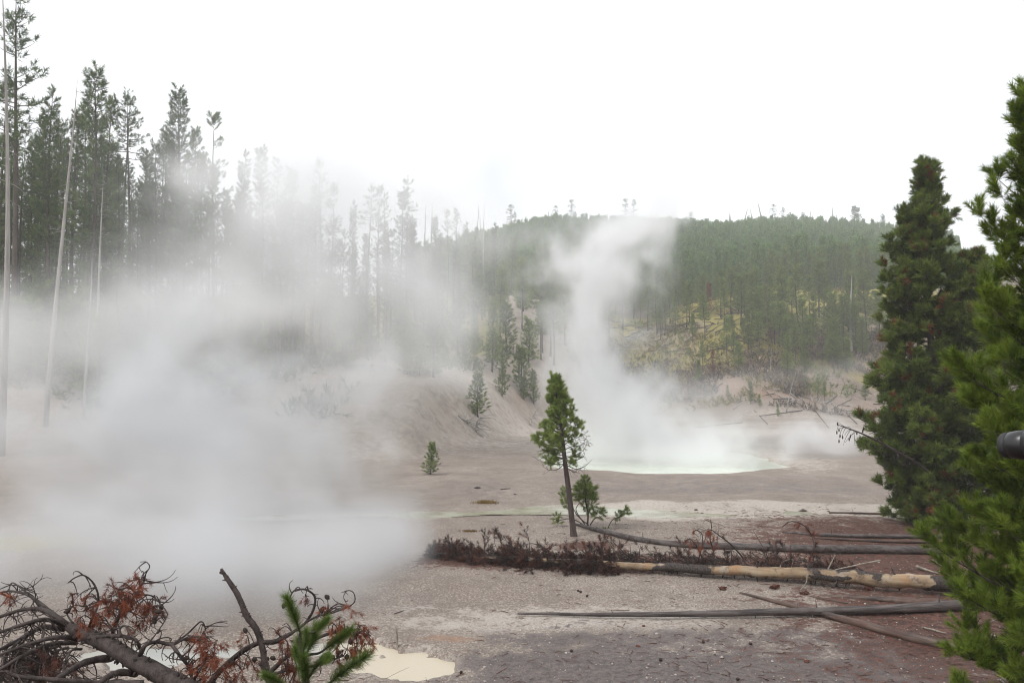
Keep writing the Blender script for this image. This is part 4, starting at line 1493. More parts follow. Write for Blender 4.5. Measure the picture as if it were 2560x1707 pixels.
# curled bark flakes fallen from the trunk
for (px, py, s, lab) in [(1936, 1462, 30, 'curled red bark flake below the left end of the bare trunk stretch'), (2172, 1462, 40, 'large curled red bark flake leaning on the bare trunk'), (1806, 1466, 26, 'red clump of bark crumbs and needles under the fallen trunk'), (2010, 1478, 22, 'small red bark flake between the logs')]:
    c = hit(px, py + s * .3)
    w = s * c[1] / FPX * .62
    u, v = np.meshgrid(np.linspace(0, 1, 9), np.linspace(0, 1, 7), indexing='ij')
    th = 0.3 + v * 2.5
    rg = np.random.default_rng(px)
    X = (u - .5) * w * (1 + .45 * np.sin(v * 9 + px)) + rg.normal(0, .02, u.shape)
    Yq = -np.cos(th) * w * .30 + rg.normal(0, .016, u.shape)
    Zq = np.sin(th) * w * .42 + u * w * .25 + rg.normal(0, .014, u.shape)
    top = np.stack([X, Yq, Zq], -1).reshape(-1, 3)
    bot = top * [1, .82, .82]
    idx = np.arange(63).reshape(9, 7)
    q = np.stack([idx[:-1, :-1], idx[1:, :-1], idx[1:, 1:], idx[:-1, 1:]], -1).reshape(-1, 4)
    rim = np.concatenate([idx[:, 0], idx[-1, 1:], idx[::-1, -1][1:], idx[0, ::-1][1:-1]])
    rq = np.stack([rim, np.roll(rim, -1), np.roll(rim, -1) + 63, rim + 63], -1)
    g = Geo()
    g.add(np.vstack([top, bot]), None, np.vstack([q, q[:, ::-1] + 63, rq]))
    tag(link('bark_flake', g.mesh('bark_flake', M['bark_flake']), None, (c[0], c[1], c[2] - .02), (0.1, .1, rg.uniform(-.5, .5))), lab, 'bark', 'bark flakes by the fallen trunk')

# ------------------------------------------------------------------ the lone pine and its sapling
rgl = np.random.default_rng(41)
lone_foot = hit(1434, 1340)
YL = lone_foot[1]
lone = thing('lone_pine', 'lone slender young pine leaning left in the middle of the flat', 'pine tree', tuple(lone_foot))
tw = np.array([at(px, py, YL + dy) for px, py, dy in [(1435, 1346, 0), (1429, 1290, 0), (1421, 1220, .02), (1413, 1160, .04), (1408, 1110, .05), (1400, 1050, .05), (1393, 1000, .03), (1388, 948, 0)]])
tc = spline(tw, 50)
wood, leaf, bare = Geo(), Geo(), Geo()
rpx = np.interp(np.linspace(0, 1, 50), [0, .05, .3, .5, .8, 1], [11, 7.5, 6.5, 5.2, 3, 1.2]) * YL / FPX
tube(wood, tc, rpx, 10, .3, rough=.10, seed=2)
rows = np.interp(np.arange(50), np.linspace(0, 49, 8), [1346, 1290, 1220, 1160, 1110, 1050, 1000, 948])
wid = lambda py: np.interp(py, [948, 965, 990, 1010, 1045, 1070, 1100, 1125, 1150, 1175], [2, 12, 26, 32, 41, 48, 58, 66, 58, 34])
P_, D_, S_, T_ = [], [], [], []
for b in range(110):
    py = 1160 - 207 * (b + rgl.uniform()) / 110
    i = int(np.argmin(np.abs(rows - py)))
    az = b * 2.4 + rgl.uniform(-.5, .5)
    lop = 1.0 + (.28 if math.cos(az) < 0 else -.22) * S((py - 1060) / 60)
    r = wid(py) * YL / FPX * rgl.uniform(.55, 1.02) * lop
    hd = np.array([math.cos(az), math.sin(az), 0])
    if py > 1110 and hd[0] > .0 and rgl.uniform() < .8:
        continue
    el = math.radians(np.interp(py, [948, 1050, 1170], [60, 30, -8]) + rgl.uniform(-10, 10))
    u = np.linspace(0, 1, 6)[:, None]
    C = tc[i] + hd * u * r * math.cos(el) + np.array([0, 0, 1]) * (u * r * math.sin(el) + .2 * r * u ** 2 - .1 * r * u)
    tube(wood, C, np.linspace(.011, .004, 6) * (.5 + r), 4, .3)
    m = max(3, int(r / .11))
    uu = rgl.uniform(.28, 1.0, m) ** .8
    Cc = spline(C, 40)
    ii = (uu * 39).astype(int)
    Tn = unit(np.gradient(Cc, axis=0))[ii]
    ii, uu, Tn = np.repeat(ii, 4), np.repeat(uu, 4), np.repeat(Tn, 4, 0)
    tone = np.repeat(rgl.uniform(-.3, .3, m), 4)
    m *= 4
    off_ = np.repeat(rgl.normal(0, .045, (m // 4, 3)), 4, 0)
    d = unit(Tn * .8 + rgl.normal(0, .55, (m, 3)) + [0, 0, .40])
    P_.append(Cc[ii] + off_); D_.append(d); S_.append(rgl.uniform(.10, .17, m)); T_.append(np.clip(.25 + .5 * uu + tone, 0, 1))
P_.append(np.tile(tc[-1], (6, 1)) - [0, 0, .03]); D_.append(np.c_[rgl.normal(0, .3, (6, 2)), np.ones(6)]); S_.append(np.full(6, .14)); T_.append(np.full(6, .8))
shoots(leaf, TPL_MID, np.concatenate(P_), np.concatenate(D_), np.concatenate(S_), rgl, np.concatenate(T_))
ll = tuple(-np.array(lone_foot))
link('trunk', wood.mesh('lone_pine_trunk', M['bark_lone']), lone, ll)
link('crown', leaf.mesh('lone_pine_crown', M['needles_centre'], False), lone, ll)
# bare lower branches
rgl = np.random.default_rng(43)
for b, (x0, y0, pts) in enumerate([
    (1412, 1160, [(1440, 1172), (1462, 1165), (1480, 1148)]), (1410, 1140, [(1430, 1140), (1455, 1128), (1470, 1105)]),
    (1409, 1125, [(1432, 1115), (1455, 1112), (1467, 1090)]), (1411, 1150, [(1440, 1150), (1460, 1138), (1458, 1122)]),
    (1412, 1158, [(1395, 1172), (1375, 1175), (1357, 1166)]), (1411, 1145, [(1390, 1150), (1365, 1142), (1345, 1150)]),
    (1409, 1128, [(1385, 1138), (1370, 1155), (1385, 1160)]), (1413, 1165, [(1432, 1178), (1450, 1182)]),
    (1408, 1115, [(1425, 1100), (1440, 1095), (1464, 1083)]), (1410, 1135, [(1395, 1125), (1372, 1128), (1352, 1120)])]):
    Yb = YL + rgl.uniform(-.3, .3)
    C = spline([at(x0, y0, YL + .05)] + [at(*p, YL + .05 + (Yb - YL) * (k + 1) / len(pts)) for k, p in enumerate(pts)], 14)
    g = Geo()
    tube(g, C, np.linspace(.013, .004, 14), 5, .3)
    for q in range(9):
        i = rgl.integers(3, 14)
        A = arc(C[i], [rgl.uniform(-.7, .7), rgl.uniform(-.5, .5), rgl.uniform(-.6, .8)], rgl.uniform(.10, .30), (rgl.uniform(-.8, .8), 0, rgl.uniform(-1.5, .5)), 6, rgl.uniform(-.8, .8))
        tube(g, A, np.linspace(.005, .0025, 6), 3, .3)
    br = link('branch', g.mesh('lone_pine_branch', M['deadwood']), lone, ll)
    if b in (1, 2, 8):
        h_ = Geo()
        shoots(h_, TPL_DEAD, C[[10, 12, 13]], rgl.normal(0, .5, (3, 3)) + [0, 0, -.5], .10, rgl, np.array([.7, .9, .8]))
        link('needles', h_.mesh('rust_needles', M['needles_rust'], False), br)

sp_foot = hit(1468, 1318)
YS = sp_foot[1]
sap = thing('pine_sapling', 'small crooked pine sapling growing beside the lone pine and dark log', 'pine tree', tuple(sp_foot))
wood, leaf = Geo(), Geo()
stems = [[(1468, 1318), (1470, 1285), (1464, 1250), (1466, 1225), (1460, 1196)], [(1472, 1312), (1445, 1290), (1430, 1262), (1420, 1232), (1412, 1222)],
         [(1468, 1318), (1440, 1300), (1420, 1296), (1400, 1300), (1392, 1306)], [(1475, 1312), (1488, 1295), (1505, 1290)], [(1490, 1318), (1515, 1325), (1530, 1300), (1552, 1290), (1570, 1278)],
         [(1462, 1310), (1440, 1275), (1448, 1255), (1435, 1240)]]
tuft_rows = [(1460, 1200, 9, 8), (1462, 1215, 14, 12), (1455, 1232, 17, 16), (1472, 1232, 16, 14), (1450, 1252, 14, 9), (1478, 1250, 16, 14), (1480, 1265, 12, 8), (1470, 1275, 10, 6), (1413, 1228, 10, 9), (1408, 1245, 11, 10), (1417, 1258, 10, 7), (1432, 1240, 8, 5),
             (1390, 1296, 9, 8), (1394, 1308, 9, 7), (1398, 1290, 6, 4), (1496, 1284, 13, 12), (1488, 1290, 8, 4), (1545, 1288, 9, 9), (1560, 1280, 11, 10), (1540, 1300, 6, 4), (1425, 1275, 5, 3), (1515, 1330, 8, 4), (1545, 1342, 6, 3), (1492, 1330, 8, 4)]
for s in stems:
    C = spline([at(*p, YS + rgl.uniform(-.12, .12) * (k > 0)) for k, p in enumerate(s)], 16)
    tube(wood, C, np.linspace(.028 if s is stems[0] else .018, .006, 16), 6, .3, rough=.12)
for px, py, rp, n in tuft_rows:
    n = int(n * 1.7)
    c = at(px, py, YS + rgl.uniform(-.15, .15))
    r = rp * YS / FPX
    dd = rgl.normal(0, 1, (n, 3)) + [0, 0, .5]
    shoots(leaf, TPL_MID, c + unit(dd) * r * rgl.uniform(0, .5, (n, 1)), dd, r * rgl.uniform(1.0, 1.4, n), rgl, rgl.uniform(.4, 1, n))
link('trunk', wood.mesh('sapling_trunk', M['deadwood']), sap, tuple(-sp_foot))
link('crown', leaf.mesh('sapling_crown', M['needles_centre'], False), sap, tuple(-sp_foot))

# ------------------------------------------------------------------ two big pines on the right
fa = hit(2360, 1312)
big = thing('large_pine', 'large dark pine with two tops, standing behind the right edge pine', 'pine tree', tuple(fa))
wood, leaf = conifer(61, 10.2, .01, 2.02, 175, TPL_SMALL, .27, .27, .62, .15, -20, 52, limb_r=.022, clump=1.9, top_shoots=6, sub=3, tuft=5, gap=.22)
w2, l2 = conifer(62, 8.9, .0, 1.35, 100, TPL_SMALL, .27, .27, .45, .08, -5, 50, limb_r=.014, clump=1.9, top_shoots=6, sub=3, tuft=5, gap=.1)
w3, l3 = conifer(63, 7.6, .01, 2.2, 130, TPL_SMALL, .27, .27, .5, .10, -12, 48, limb_r=.018, clump=1.9, top_shoots=8, sub=3, tuft=5)
for w_, l_, dx, dy in ((w2, l2, -.75, .1), (w3, l3, 1.2, .3)):
    for gg in (w_, l_):
        gg.v = [v + [dx, dy, 0] for v in gg.v]
    wood.join(w_)
    leaf.join(l_)
link('trunk', wood.mesh('large_pine_trunk', M['bark']), big)
link('crown', leaf.mesh('large_pine_crown', M['needles_olive'], False), big)

xb, yb = 4.40, 6.5
fb = np.array([xb, yb, on(xb, yb)])
edge = thing('edge_pine', 'nearest bright green pine cut off by the right edge of the view', 'pine tree', tuple(fb))
wood, leaf = conifer(71, 5.8, .02, 1.02, 155, TPL_NEAR, .165, .12, .60, .065, -6, 55, limb_r=.011, clump=1.5, top_shoots=10, sub=3, tuft=4, sides=8)
link('trunk', wood.mesh('edge_pine_trunk', M['bark']), edge)
link('crown', leaf.mesh('edge_pine_crown', M['needles_near'], False), edge)

# dead sapling leaning out of the large pine
C = spline([fa + [.25, -.5, 0], at(2330, 1190, fa[1] - .9), at(2240, 1127, fa[1] - 1.0), at(2160, 1086, fa[1] - 1.0), at(2096, 1062, fa[1] - 1.0)], 40)
g = Geo()
tube(g, C, np.linspace(.06, .010, 40), 7, .3, rough=.1)
rgd = np.random.default_rng(81)
for q in range(30):
    i = rgd.integers(14, 40)
    A = arc(C[i], [rgd.uniform(-1, .2), rgd.uniform(-.8, .8), rgd.uniform(-.9, .7)], rgd.uniform(.15, .55), (rgd.uniform(-.5, .3), 0, rgd.uniform(-1, .3)), 6)
    tube(g, A, np.linspace(.009, .004, 6), 3, .3)
    for e in (3, 5):
        if rgd.uniform() < .5:
            tube(g, [A[e], A[e] + [.0, 0, -.05], A[e] + [0, 0, -.09]], [.012, .022, .010], 5, .2)
o = link('leaning_dead_sapling', g.mesh('leaning_dead_sapling', M['deadwood']), None)
tag(o, 'dark dead sapling leaning left out of the large two-topped pine', 'dead tree')

# ------------------------------------------------------------------ foreground: fallen dead pine, dead stem, red branch, young pine
ZF = lambda x, y: (x * .4252, 1350 + y * .4252)
rgq = np.random.default_rng(91)


def zc(pts, Y0, Y1, n, jit=0.0):
    """Spline through zoomed picture points, with depth running from Y0 to Y1."""
    m = len(pts)
    W = np.array([at(*ZF(x, y), Y0 + (Y1 - Y0) * i / max(m - 1, 1) + (rgq.uniform(-jit, jit) if 0 < i else 0)) for i, (x, y) in enumerate(pts)])
    return spline(W, n)


RZ = .4252 / FPX


def limb_part(parent, base, pts, r0, r1, Y0, Y1, twn=0, tw_len=.25, mat='deadwood', clusters=(), cones=(), jit=.08, droop=-1.2, up=.6, name='limb', n=26, needle='needles_rust', per=3, side_from=6, nsize=(.055, .095)):
    C = zc(pts, Y0, Y1, n, jit)
    g, h_ = Geo(), Geo()
    tube(g, C, np.linspace(r0, r1, n) * RZ * Y0, 8, .3, rough=.16, seed=len(pts) + int(pts[0][0]))
    for q in range(twn):
        i = rgq.integers(side_from, n)
        A = arc(C[i], [rgq.uniform(-1, 1), rgq.uniform(-.8, .8), rgq.uniform(-.5, up)], tw_len * rgq.uniform(.35, 1.1), (rgq.uniform(-.9, .9), rgq.uniform(-.4, .4), droop * rgq.uniform(.2, 1.2)), 10, rgq.uniform(-.9, .9))
        tube(g, A, np.linspace(.0042, .0016, 10), 5, .3, rough=.15)
        if rgq.uniform() < .55:
            A2 = arc(A[5], np.gradient(A, axis=0)[5] + rgq.normal(0, .02, 3), tw_len * .4, (rgq.uniform(-1, 1), 0, -.6), 7, rgq.uniform(-1, 1))
            tube(g, A2, np.linspace(.0026, .0014, 7), 4, .3)
    for (x, y) in clusters:
        Yc = Y0 + (Y1 - Y0) * .6 + rgq.uniform(-.15, .15)
        c = at(*ZF(x, y), Yc)
        k = int(np.argmin(((C - c) ** 2).sum(1)))
        A = spline([C[k], (C[k] + c) / 2 + [0, 0, .03], c], 8)
        tube(g, A, np.linspace(.004, .002, 8), 5, .3)
        m = int(per * 1.7 + .5)
        shoots(h_, TPL_DEAD, c + rgq.normal(0, .014, (m, 3)), rgq.normal(0, .55, (m, 3)) + [0, 0, -.75], rgq.uniform(*nsize, m), rgq, rgq.uniform(.1, 1, m))
    o = link(name, g.mesh(name, M[mat]), parent, tuple(-base))
    if clusters:
        link('needles', h_.mesh('needles', M[needle], False), o)
    for (x, y) in cones:
        c = at(*ZF(x, y), Y0 + (Y1 - Y0) * .6)
        k = int(np.argmin(((C - c) ** 2).sum(1)))
        cg = Geo()
        tube(cg, spline([C[k], (C[k] + c) / 2 + [0, 0, .02], c], 6), .0022, 4, .3)
        u = np.linspace(0, 1, 9)
        d = unit(rgq.normal(0, .5, 3) + [0, 0, -.4])
        rr = .0125 * np.sin(np.pi * (u * .86 + .10)) ** .8 * (1 + .22 * (np.arange(9) % 2))
        tube(cg, c + d * u[:, None] * .036 - d * .012, rr, 8, .5, rough=.2, seed=int(x))
        link('cone', cg.mesh('cone', M['cone']), o)
    return o


fd_base = np.array([*at(430, 1660, 4.5)[:2], 0])
fd_base[2] = on(fd_base[0], fd_base[1])
fd = thing('fallen_dead_pine', 'rough dark fallen pine with arching limbs in the lower left corner', 'fallen tree', tuple(fd_base))
Ct = zc([(1500, 1180), (1260, 980), (1060, 850), (830, 730), (640, 615), (480, 545), (400, 505), (330, 470)], 4.15, 5.1, 60)
Ct[0, 2] = on(Ct[0, 0], Ct[0, 1])
g = Geo()
tube(g, Ct, np.interp(np.linspace(0, 1, 60), [0, .3, .55, .75, .9, 1], [62, 52, 46, 37, 24, 13]) * RZ * 4.6, 20, .15, rough=.10, seed=5)
for q in range(70):
    i = rgq.integers(12, 58)
    a_ = rgq.uniform(0, 6.28)
    d = np.array([math.cos(a_) * .5, -abs(math.cos(a_)) * .4, math.sin(a_)])
    rr = np.interp(i / 59, [0, .3, .55, .75, .9, 1], [75, 62, 55, 44, 28, 14]) * RZ * 4.6
    tube(g, Ct[i] + unit(d) * np.array([[rr * .7], [rr * 1.05], [rr * 1.2]]), [.012, .008, .003], 5, .4)
link('trunk', g.mesh('fallen_dead_pine_trunk', M['deadwood']), fd, tuple(-fd_base))
L = lambda pts, r0, r1, Y0, Y1, twn, **kw: limb_part(fd, fd_base, pts, r0, r1, Y0, Y1, twn, **kw)
L([(430, 520), (330, 450), (240, 405), (120, 410), (-40, 465)], 18, 9, 4.95, 5.2, 22, up=.2, droop=-2)
L([(400, 505), (270, 465), (150, 490), (-30, 550)], 15, 8, 5.0, 4.7, 22, up=.1, droop=-2)
L([(380, 525), (250, 510), (100, 590), (-30, 655)], 16, 9, 5.0, 4.6, 26, up=.1, droop=-2)
L([(470, 575), (330, 570), (170, 610), (-20, 680)], 15, 8, 4.9, 4.5, 26, up=.1, droop=-2)
L([(455, 600), (300, 610), (150, 670), (-20, 770)], 15, 9, 4.85, 4.4, 26, up=.1, droop=-2)
L([(660, 690), (520, 710), (400, 770), (280, 860)], 22, 14, 4.7, 4.3, 14, up=.1, droop=-2)
L([(800, 780), (680, 780), (580, 840)], 22, 14, 4.6, 4.3, 8, up=.1)
L([(840, 838), (600, 838), (400, 825), (120, 800), (30, 768)], 18, 9, 4.4, 4.2, 16, up=.3)
L([(345, 455), (250, 380), (160, 320), (60, 298), (-20, 312)], 11, 5, 5.1, 5.5, 14, up=.4, clusters=[(100, 290), (60, 330)], per=2)
L([(250, 410), (190, 340), (110, 270), (70, 250), (55, 280)], 6, 3, 5.2, 5.6, 8, up=.3)
L([(655, 600), (665, 540), (685, 480), (725, 400), (790, 330), (850, 235)], 15, 5, 4.75, 4.9, 16, up=.5, tw_len=.2,
  clusters=[(690, 300), (740, 320), (800, 270), (660, 250), (620, 340), (600, 400), (740, 370), (690, 390), (750, 460), (720, 350), (770, 300), (830, 250), (700, 330), (650, 360), (590, 470), (610, 500), (560, 490), (680, 280), (720, 290), (760, 345), (575, 440)],
  cones=[(660, 375)], per=3)
L([(850, 235), (858, 195), (880, 155), (860, 127), (825, 127)], 4, 2, 4.9, 4.9, 2, tw_len=.1, clusters=[(830, 190)], per=2)
L([(790, 335), (850, 320), (900, 330), (940, 370), (945, 390)], 5, 3, 4.85, 4.75, 8, tw_len=.14,
  clusters=[(840, 360), (880, 400), (900, 350), (860, 440), (895, 385), (850, 460), (820, 350), (915, 375)], cones=[(945, 385)], per=3)
L([(510, 540), (545, 450), (578, 375), (572, 300), (540, 240), (490, 205), (440, 220), (400, 250)], 8, 3, 4.9, 4.8, 8, tw_len=.18,
  clusters=[(470, 450), (480, 360), (520, 400), (450, 480), (500, 330), (540, 410), (460, 330), (490, 420)], per=2)
L([(430, 490), (395, 430), (430, 380), (425, 320), (460, 312)], 5, 3, 4.9, 4.8, 6, tw_len=.12, cones=[(400, 415)])
L([(820, 675), (860, 612), (930, 597), (1010, 612), (1080, 582), (1150, 600)], 14, 7, 4.5, 4.7, 14, tw_len=.2,
  clusters=[(1200, 600), (1260, 610), (1180, 640), (1230, 650), (1280, 590), (1220, 620)], cones=[(1180, 578)], per=3)
L([(1010, 612), (1060, 680), (1110, 745), (1140, 850)], 11, 8, 4.6, 4.5, 14, tw_len=.2,
  clusters=[(1230, 700), (1100, 760), (1050, 790), (1190, 780), (1150, 720), (1260, 680), (1200, 740), (1020, 720), (1080, 830), (1150, 820), (1290, 720)], cones=[(1100, 690)], per=3)
L([(570, 570), (680, 560), (790, 580), (830, 645)], 13, 8, 4.7, 4.55, 14, tw_len=.16)
L([(860, 620), (920, 545), (970, 470), (990, 430)], 5, 2, 4.5, 4.7, 4, tw_len=.16, cones=[(935, 420), (915, 450), (910, 480)])
L([(1020, 605), (1100, 550), (1180, 478), (1208, 520), (1195, 545)], 6, 3, 4.6, 4.8, 6, tw_len=.14, clusters=[(1180, 540), (1160, 545)], per=2)
L([(700, 570), (705, 520), (740, 505), (790, 580)], 7, 5, 4.6, 4.6, 4, tw_len=.14)
for k in range(7):
    x = 40 + 60 * k + rgq.uniform(-20, 20)
    L([(x + 60, 590 + 8 * k), (x, 650), (x - 40, 740), (x - 60, 860)], 8, 4, 4.75, 4.5, 16, up=.0, droop=-1.5, tw_len=.22, clusters=[(x + rgq.uniform(-60, 60), rgq.uniform(640, 830)) for _ in range(5)], per=2, needle='needles_brown')

ds_base = np.array([*at(690, 1760, 4.55)[:2], 0])
ds_base[2] = on(ds_base[0], ds_base[1])
C = np.vstack([zc([(1300, 168), (1340, 232), (1400, 325), (1450, 440), (1510, 530), (1545, 640), (1560, 760), (1590, 850)], 4.6, 4.55, 50), [ds_base]])
C = np.vstack([C[:-1], spline([C[-2], ds_base], 12)[1:]])
g = Geo()
tube(g, C, np.interp(np.arange(len(C)), [0, 8, 25, 49, len(C) - 1], [8, 14, 19, 18, 26]) * RZ * 4.6, 12, .3, rough=.16, seed=9)
for q in range(34):
    i = rgq.integers(2, 48)
    s = rgq.choice([-1, 1])
    d = np.array([s * rgq.uniform(.4, 1), -.4, rgq.uniform(-.1, .8)])
    r = .012 + .0005 * i * .4
    tube(g, C[i] + unit(d) * np.array([[r * .5], [r * 1.3], [r * rgq.uniform(1.6, 2.6)]]), [.008, .005, .0015], 5, .4)
tag(link('dry_snag', g.mesh('dry_snag', M['deadwood'])), 'bare dark dead stem with broken stubs, standing alone left of the green sprig', 'dead stem')

rb_base = np.array([*at(520, 1800, 4.7)[:2], 0])
rb_base[2] = on(rb_base[0], rb_base[1])
rb = thing('dead_red_branch', 'dead pine branch with red needles and cones behind the green sprig', 'dead branch', tuple(rb_base))
RB = lambda pts, r0, r1, Y0, Y1, twn, **kw: limb_part(rb, rb_base, pts, r0, r1, Y0, Y1, twn, nsize=(.05, .085), **kw)
RB([(1130, 1250), (1180, 980), (1235, 845), (1300, 760), (1420, 655), (1520, 602), (1620, 595), (1720, 540)], 22, 12, 4.7, 4.9, 14, tw_len=.18,
   clusters=[(1440, 560), (1430, 760), (1330, 780), (1400, 700), (1470, 690), (1320, 820), (1390, 770), (1500, 760)], cones=[(1440, 525), (1370, 720)], per=3)
RB([(1720, 540), (1800, 480), (1845, 400), (1850, 330), (1800, 290), (1730, 295), (1700, 350), (1692, 385)], 9, 3, 4.9, 4.9, 8, tw_len=.12, cones=[(1670, 380), (1710, 362)], clusters=[(1640, 530), (1660, 500), (1780, 310)], per=2)
RB([(1790, 290), (1808, 272), (1795, 330)], 3, 2, 4.9, 4.9, 1, tw_len=.08)
RB([(1800, 480), (1880, 440), (1960, 425), (2040, 385)], 7, 3, 4.9, 5.0, 8, tw_len=.16, cones=[(1920, 330), (1890, 412), (1920, 425), (1905, 400)], clusters=[(2040, 385), (2060, 400), (1930, 380)], per=2)
RB([(1960, 425), (2040, 395), (2085, 360), (2080, 310), (2045, 295), (2020, 330), (2035, 365)], 4, 2, 4.9, 4.95, 2, tw_len=.1)
RB([(1580, 780), (1680, 690), (1760, 640), (1900, 560), (2010, 540), (2090, 560)], 14, 5, 4.7, 5.0, 16, tw_len=.16,
   clusters=[(1990, 520), (2050, 560), (2120, 510), (2160, 590), (2100, 640), (2080, 590), (2150, 500), (2110, 560), (2020, 500), (1960, 540), (2180, 560), (2070, 620), (2130, 620), (1980, 570), (2040, 520), (2000, 480), (1970, 500), (2140, 540)],
   cones=[(2145, 555), (2060, 590)], per=3)
RB([(1590, 790), (1660, 770), (1740, 760), (1900, 720), (2020, 680)], 9, 4, 4.7, 4.9, 14, tw_len=.16,
   clusters=[(1560, 700), (1680, 780), (1700, 830), (1660, 610), (1690, 590), (1720, 740), (1670, 730), (1640, 800), (1740, 800), (1700, 700), (1760, 830), (1650, 840), (1690, 640), (1980, 690), (2060, 660), (2000, 720)],
   cones=[(1570, 700), (1600, 690), (1500, 700), (1960, 690), (2040, 680), (1990, 660)], per=3)

yp_base = np.array([*at(770, 1760, 4.0)[:2], 0])
yp_base[2] = on(yp_base[0], yp_base[1])
yp = thing('young_pine_sprig', 'bright green top of a young pine in front of the red branch', 'young pine', tuple(yp_base))
g, h_ = Geo(), Geo()
C0 = zc([(1800, 850), (1795, 760), (1775, 650), (1765, 545)], 4.0, 4.0, 20)
C0 = np.vstack([spline([yp_base, C0[0]], 8)[:-1], C0])
tube(g, C0, np.interp(np.arange(len(C0)), [0, 26], [.024, .008]), 8, .3, rough=.1)
shoot_rows = [([(1768, 550), (1740, 470), (1705, 385)], 1.0), ([(1790, 690), (1815, 640), (1828, 600)], .95), ([(1880, 660), (1950, 610), (2025, 555)], .9), ([(1850, 540), (1880, 510), (1912, 478)], .75), ([(1920, 850), (2020, 770), (2130, 695)], 1.05),
              ([(1700, 870), (1650, 840), (1615, 822)], .8), ([(1790, 780), (1780, 730), (1770, 670)], 1.0), ([(1800, 870), (1795, 810), (1790, 750)], 1.1), ([(1820, 800), (1860, 740), (1900, 700)], .7), ([(1780, 720), (1745, 680), (1735, 640)], .6), ([(1780, 650), (1800, 590), (1800, 545)], .7), ([(1900, 720), (1915, 700), (1925, 690)], .8)]
tpl_sprig = shoot_template(380, .52, .016, 62, 9, lo=.0)
for pts, s in shoot_rows:
    Y1 = 4.0 + rgq.uniform(-.15, .05)
    C = zc(pts, 4.0, Y1, 10)
    j = int(np.argmin(((C0 - C[0]) ** 2).sum(1)))
    tube(g, spline([C0[j], (C0[j] + C[0]) / 2, C[0], C[4], C[-1]], 14), np.linspace(.008, .004, 14), 6, .6)
    seg = C[[0, 3, 6]]
    d = C[[3, 6, 9]] - seg
    ln = np.linalg.norm(d, axis=1)
    shoots(h_, tpl_sprig, seg, d, np.full(3, max(ln.mean() * 1.35, .115) ) * s, rgq, rgq.uniform(.45, 1, 3))
link('stem', g.mesh('sprig_stem', M['deadwood']), yp, tuple(-yp_base))
link('needles', h_.mesh('sprig_needles', M['needles_young'], False), yp, tuple(-yp_base))

# ------------------------------------------------------------------ telescope at the right edge
Yt = 1.30
a0, a1 = at(2518, 1113, Yt), at(2700, 1108, Yt - .10)
ax = unit(a1 - a0)
mid_t = (a0 + a1) / 2
foot_t = np.array([a1[0] + .14, a1[1], on(a1[0] + .14, a1[1])])
tele = thing('camera_lens', 'black rounded lens barrel poking in before the right edge pine', 'camera lens', tuple(foot_t))
tl = tuple(-foot_t)


def turned(name, rows_, mat, sides=40):
    g = Geo()
    P = np.array([a0 + ax * s for s, r in rows_])
    tube(g, P, [r for s, r in rows_], sides, .5)
    return link(name, g.mesh(name, mat), tele, tl)


turned('barrel', [(.006, .0190), (.008, .0212), (.016, .0224), (.034, .0236), (.0345, .0230), (.037, .0230), (.0375, .0240), (.062, .0248), (.20, .0265)], M['black'])
turned('hood', [(-.006, .0165), (-.0045, .0192), (.0, .0206), (.0058, .0212)], M['rubber'])
turned('front_glass', [(-.0095, .004), (-.0085, .010), (-.0065, .0155)], M['glass'])
turned('grip_ring', [(.205, .0275), (.207, .0290), (.245, .0290), (.247, .0275)], M['rubber'])
g = Geo()
tube(g, [foot_t + [0, 0, .55], np.array([foot_t[0], foot_t[1], a1[2] - .01])], [.014, .014], 12, .5)
link('column', g.mesh('column', M['black']), tele, tl)
g = Geo()
tube(g, [a0 + ax * .26, a0 + ax * .40], [.045, .045], 16, .5)
link('body', g.mesh('body', M['black']), tele, tl)
for k in range(3):
    a = 2.1 * k + .4
    g = Geo()
    e = foot_t + np.array([math.cos(a) * .32, math.sin(a) * .32, 0])
    e[2] = on(e[0], e[1])
    tube(g, [foot_t + [0, 0, .6], e], [.012, .009], 10, .5)
    link('leg', g.mesh('leg', M['black']), tele, tl)

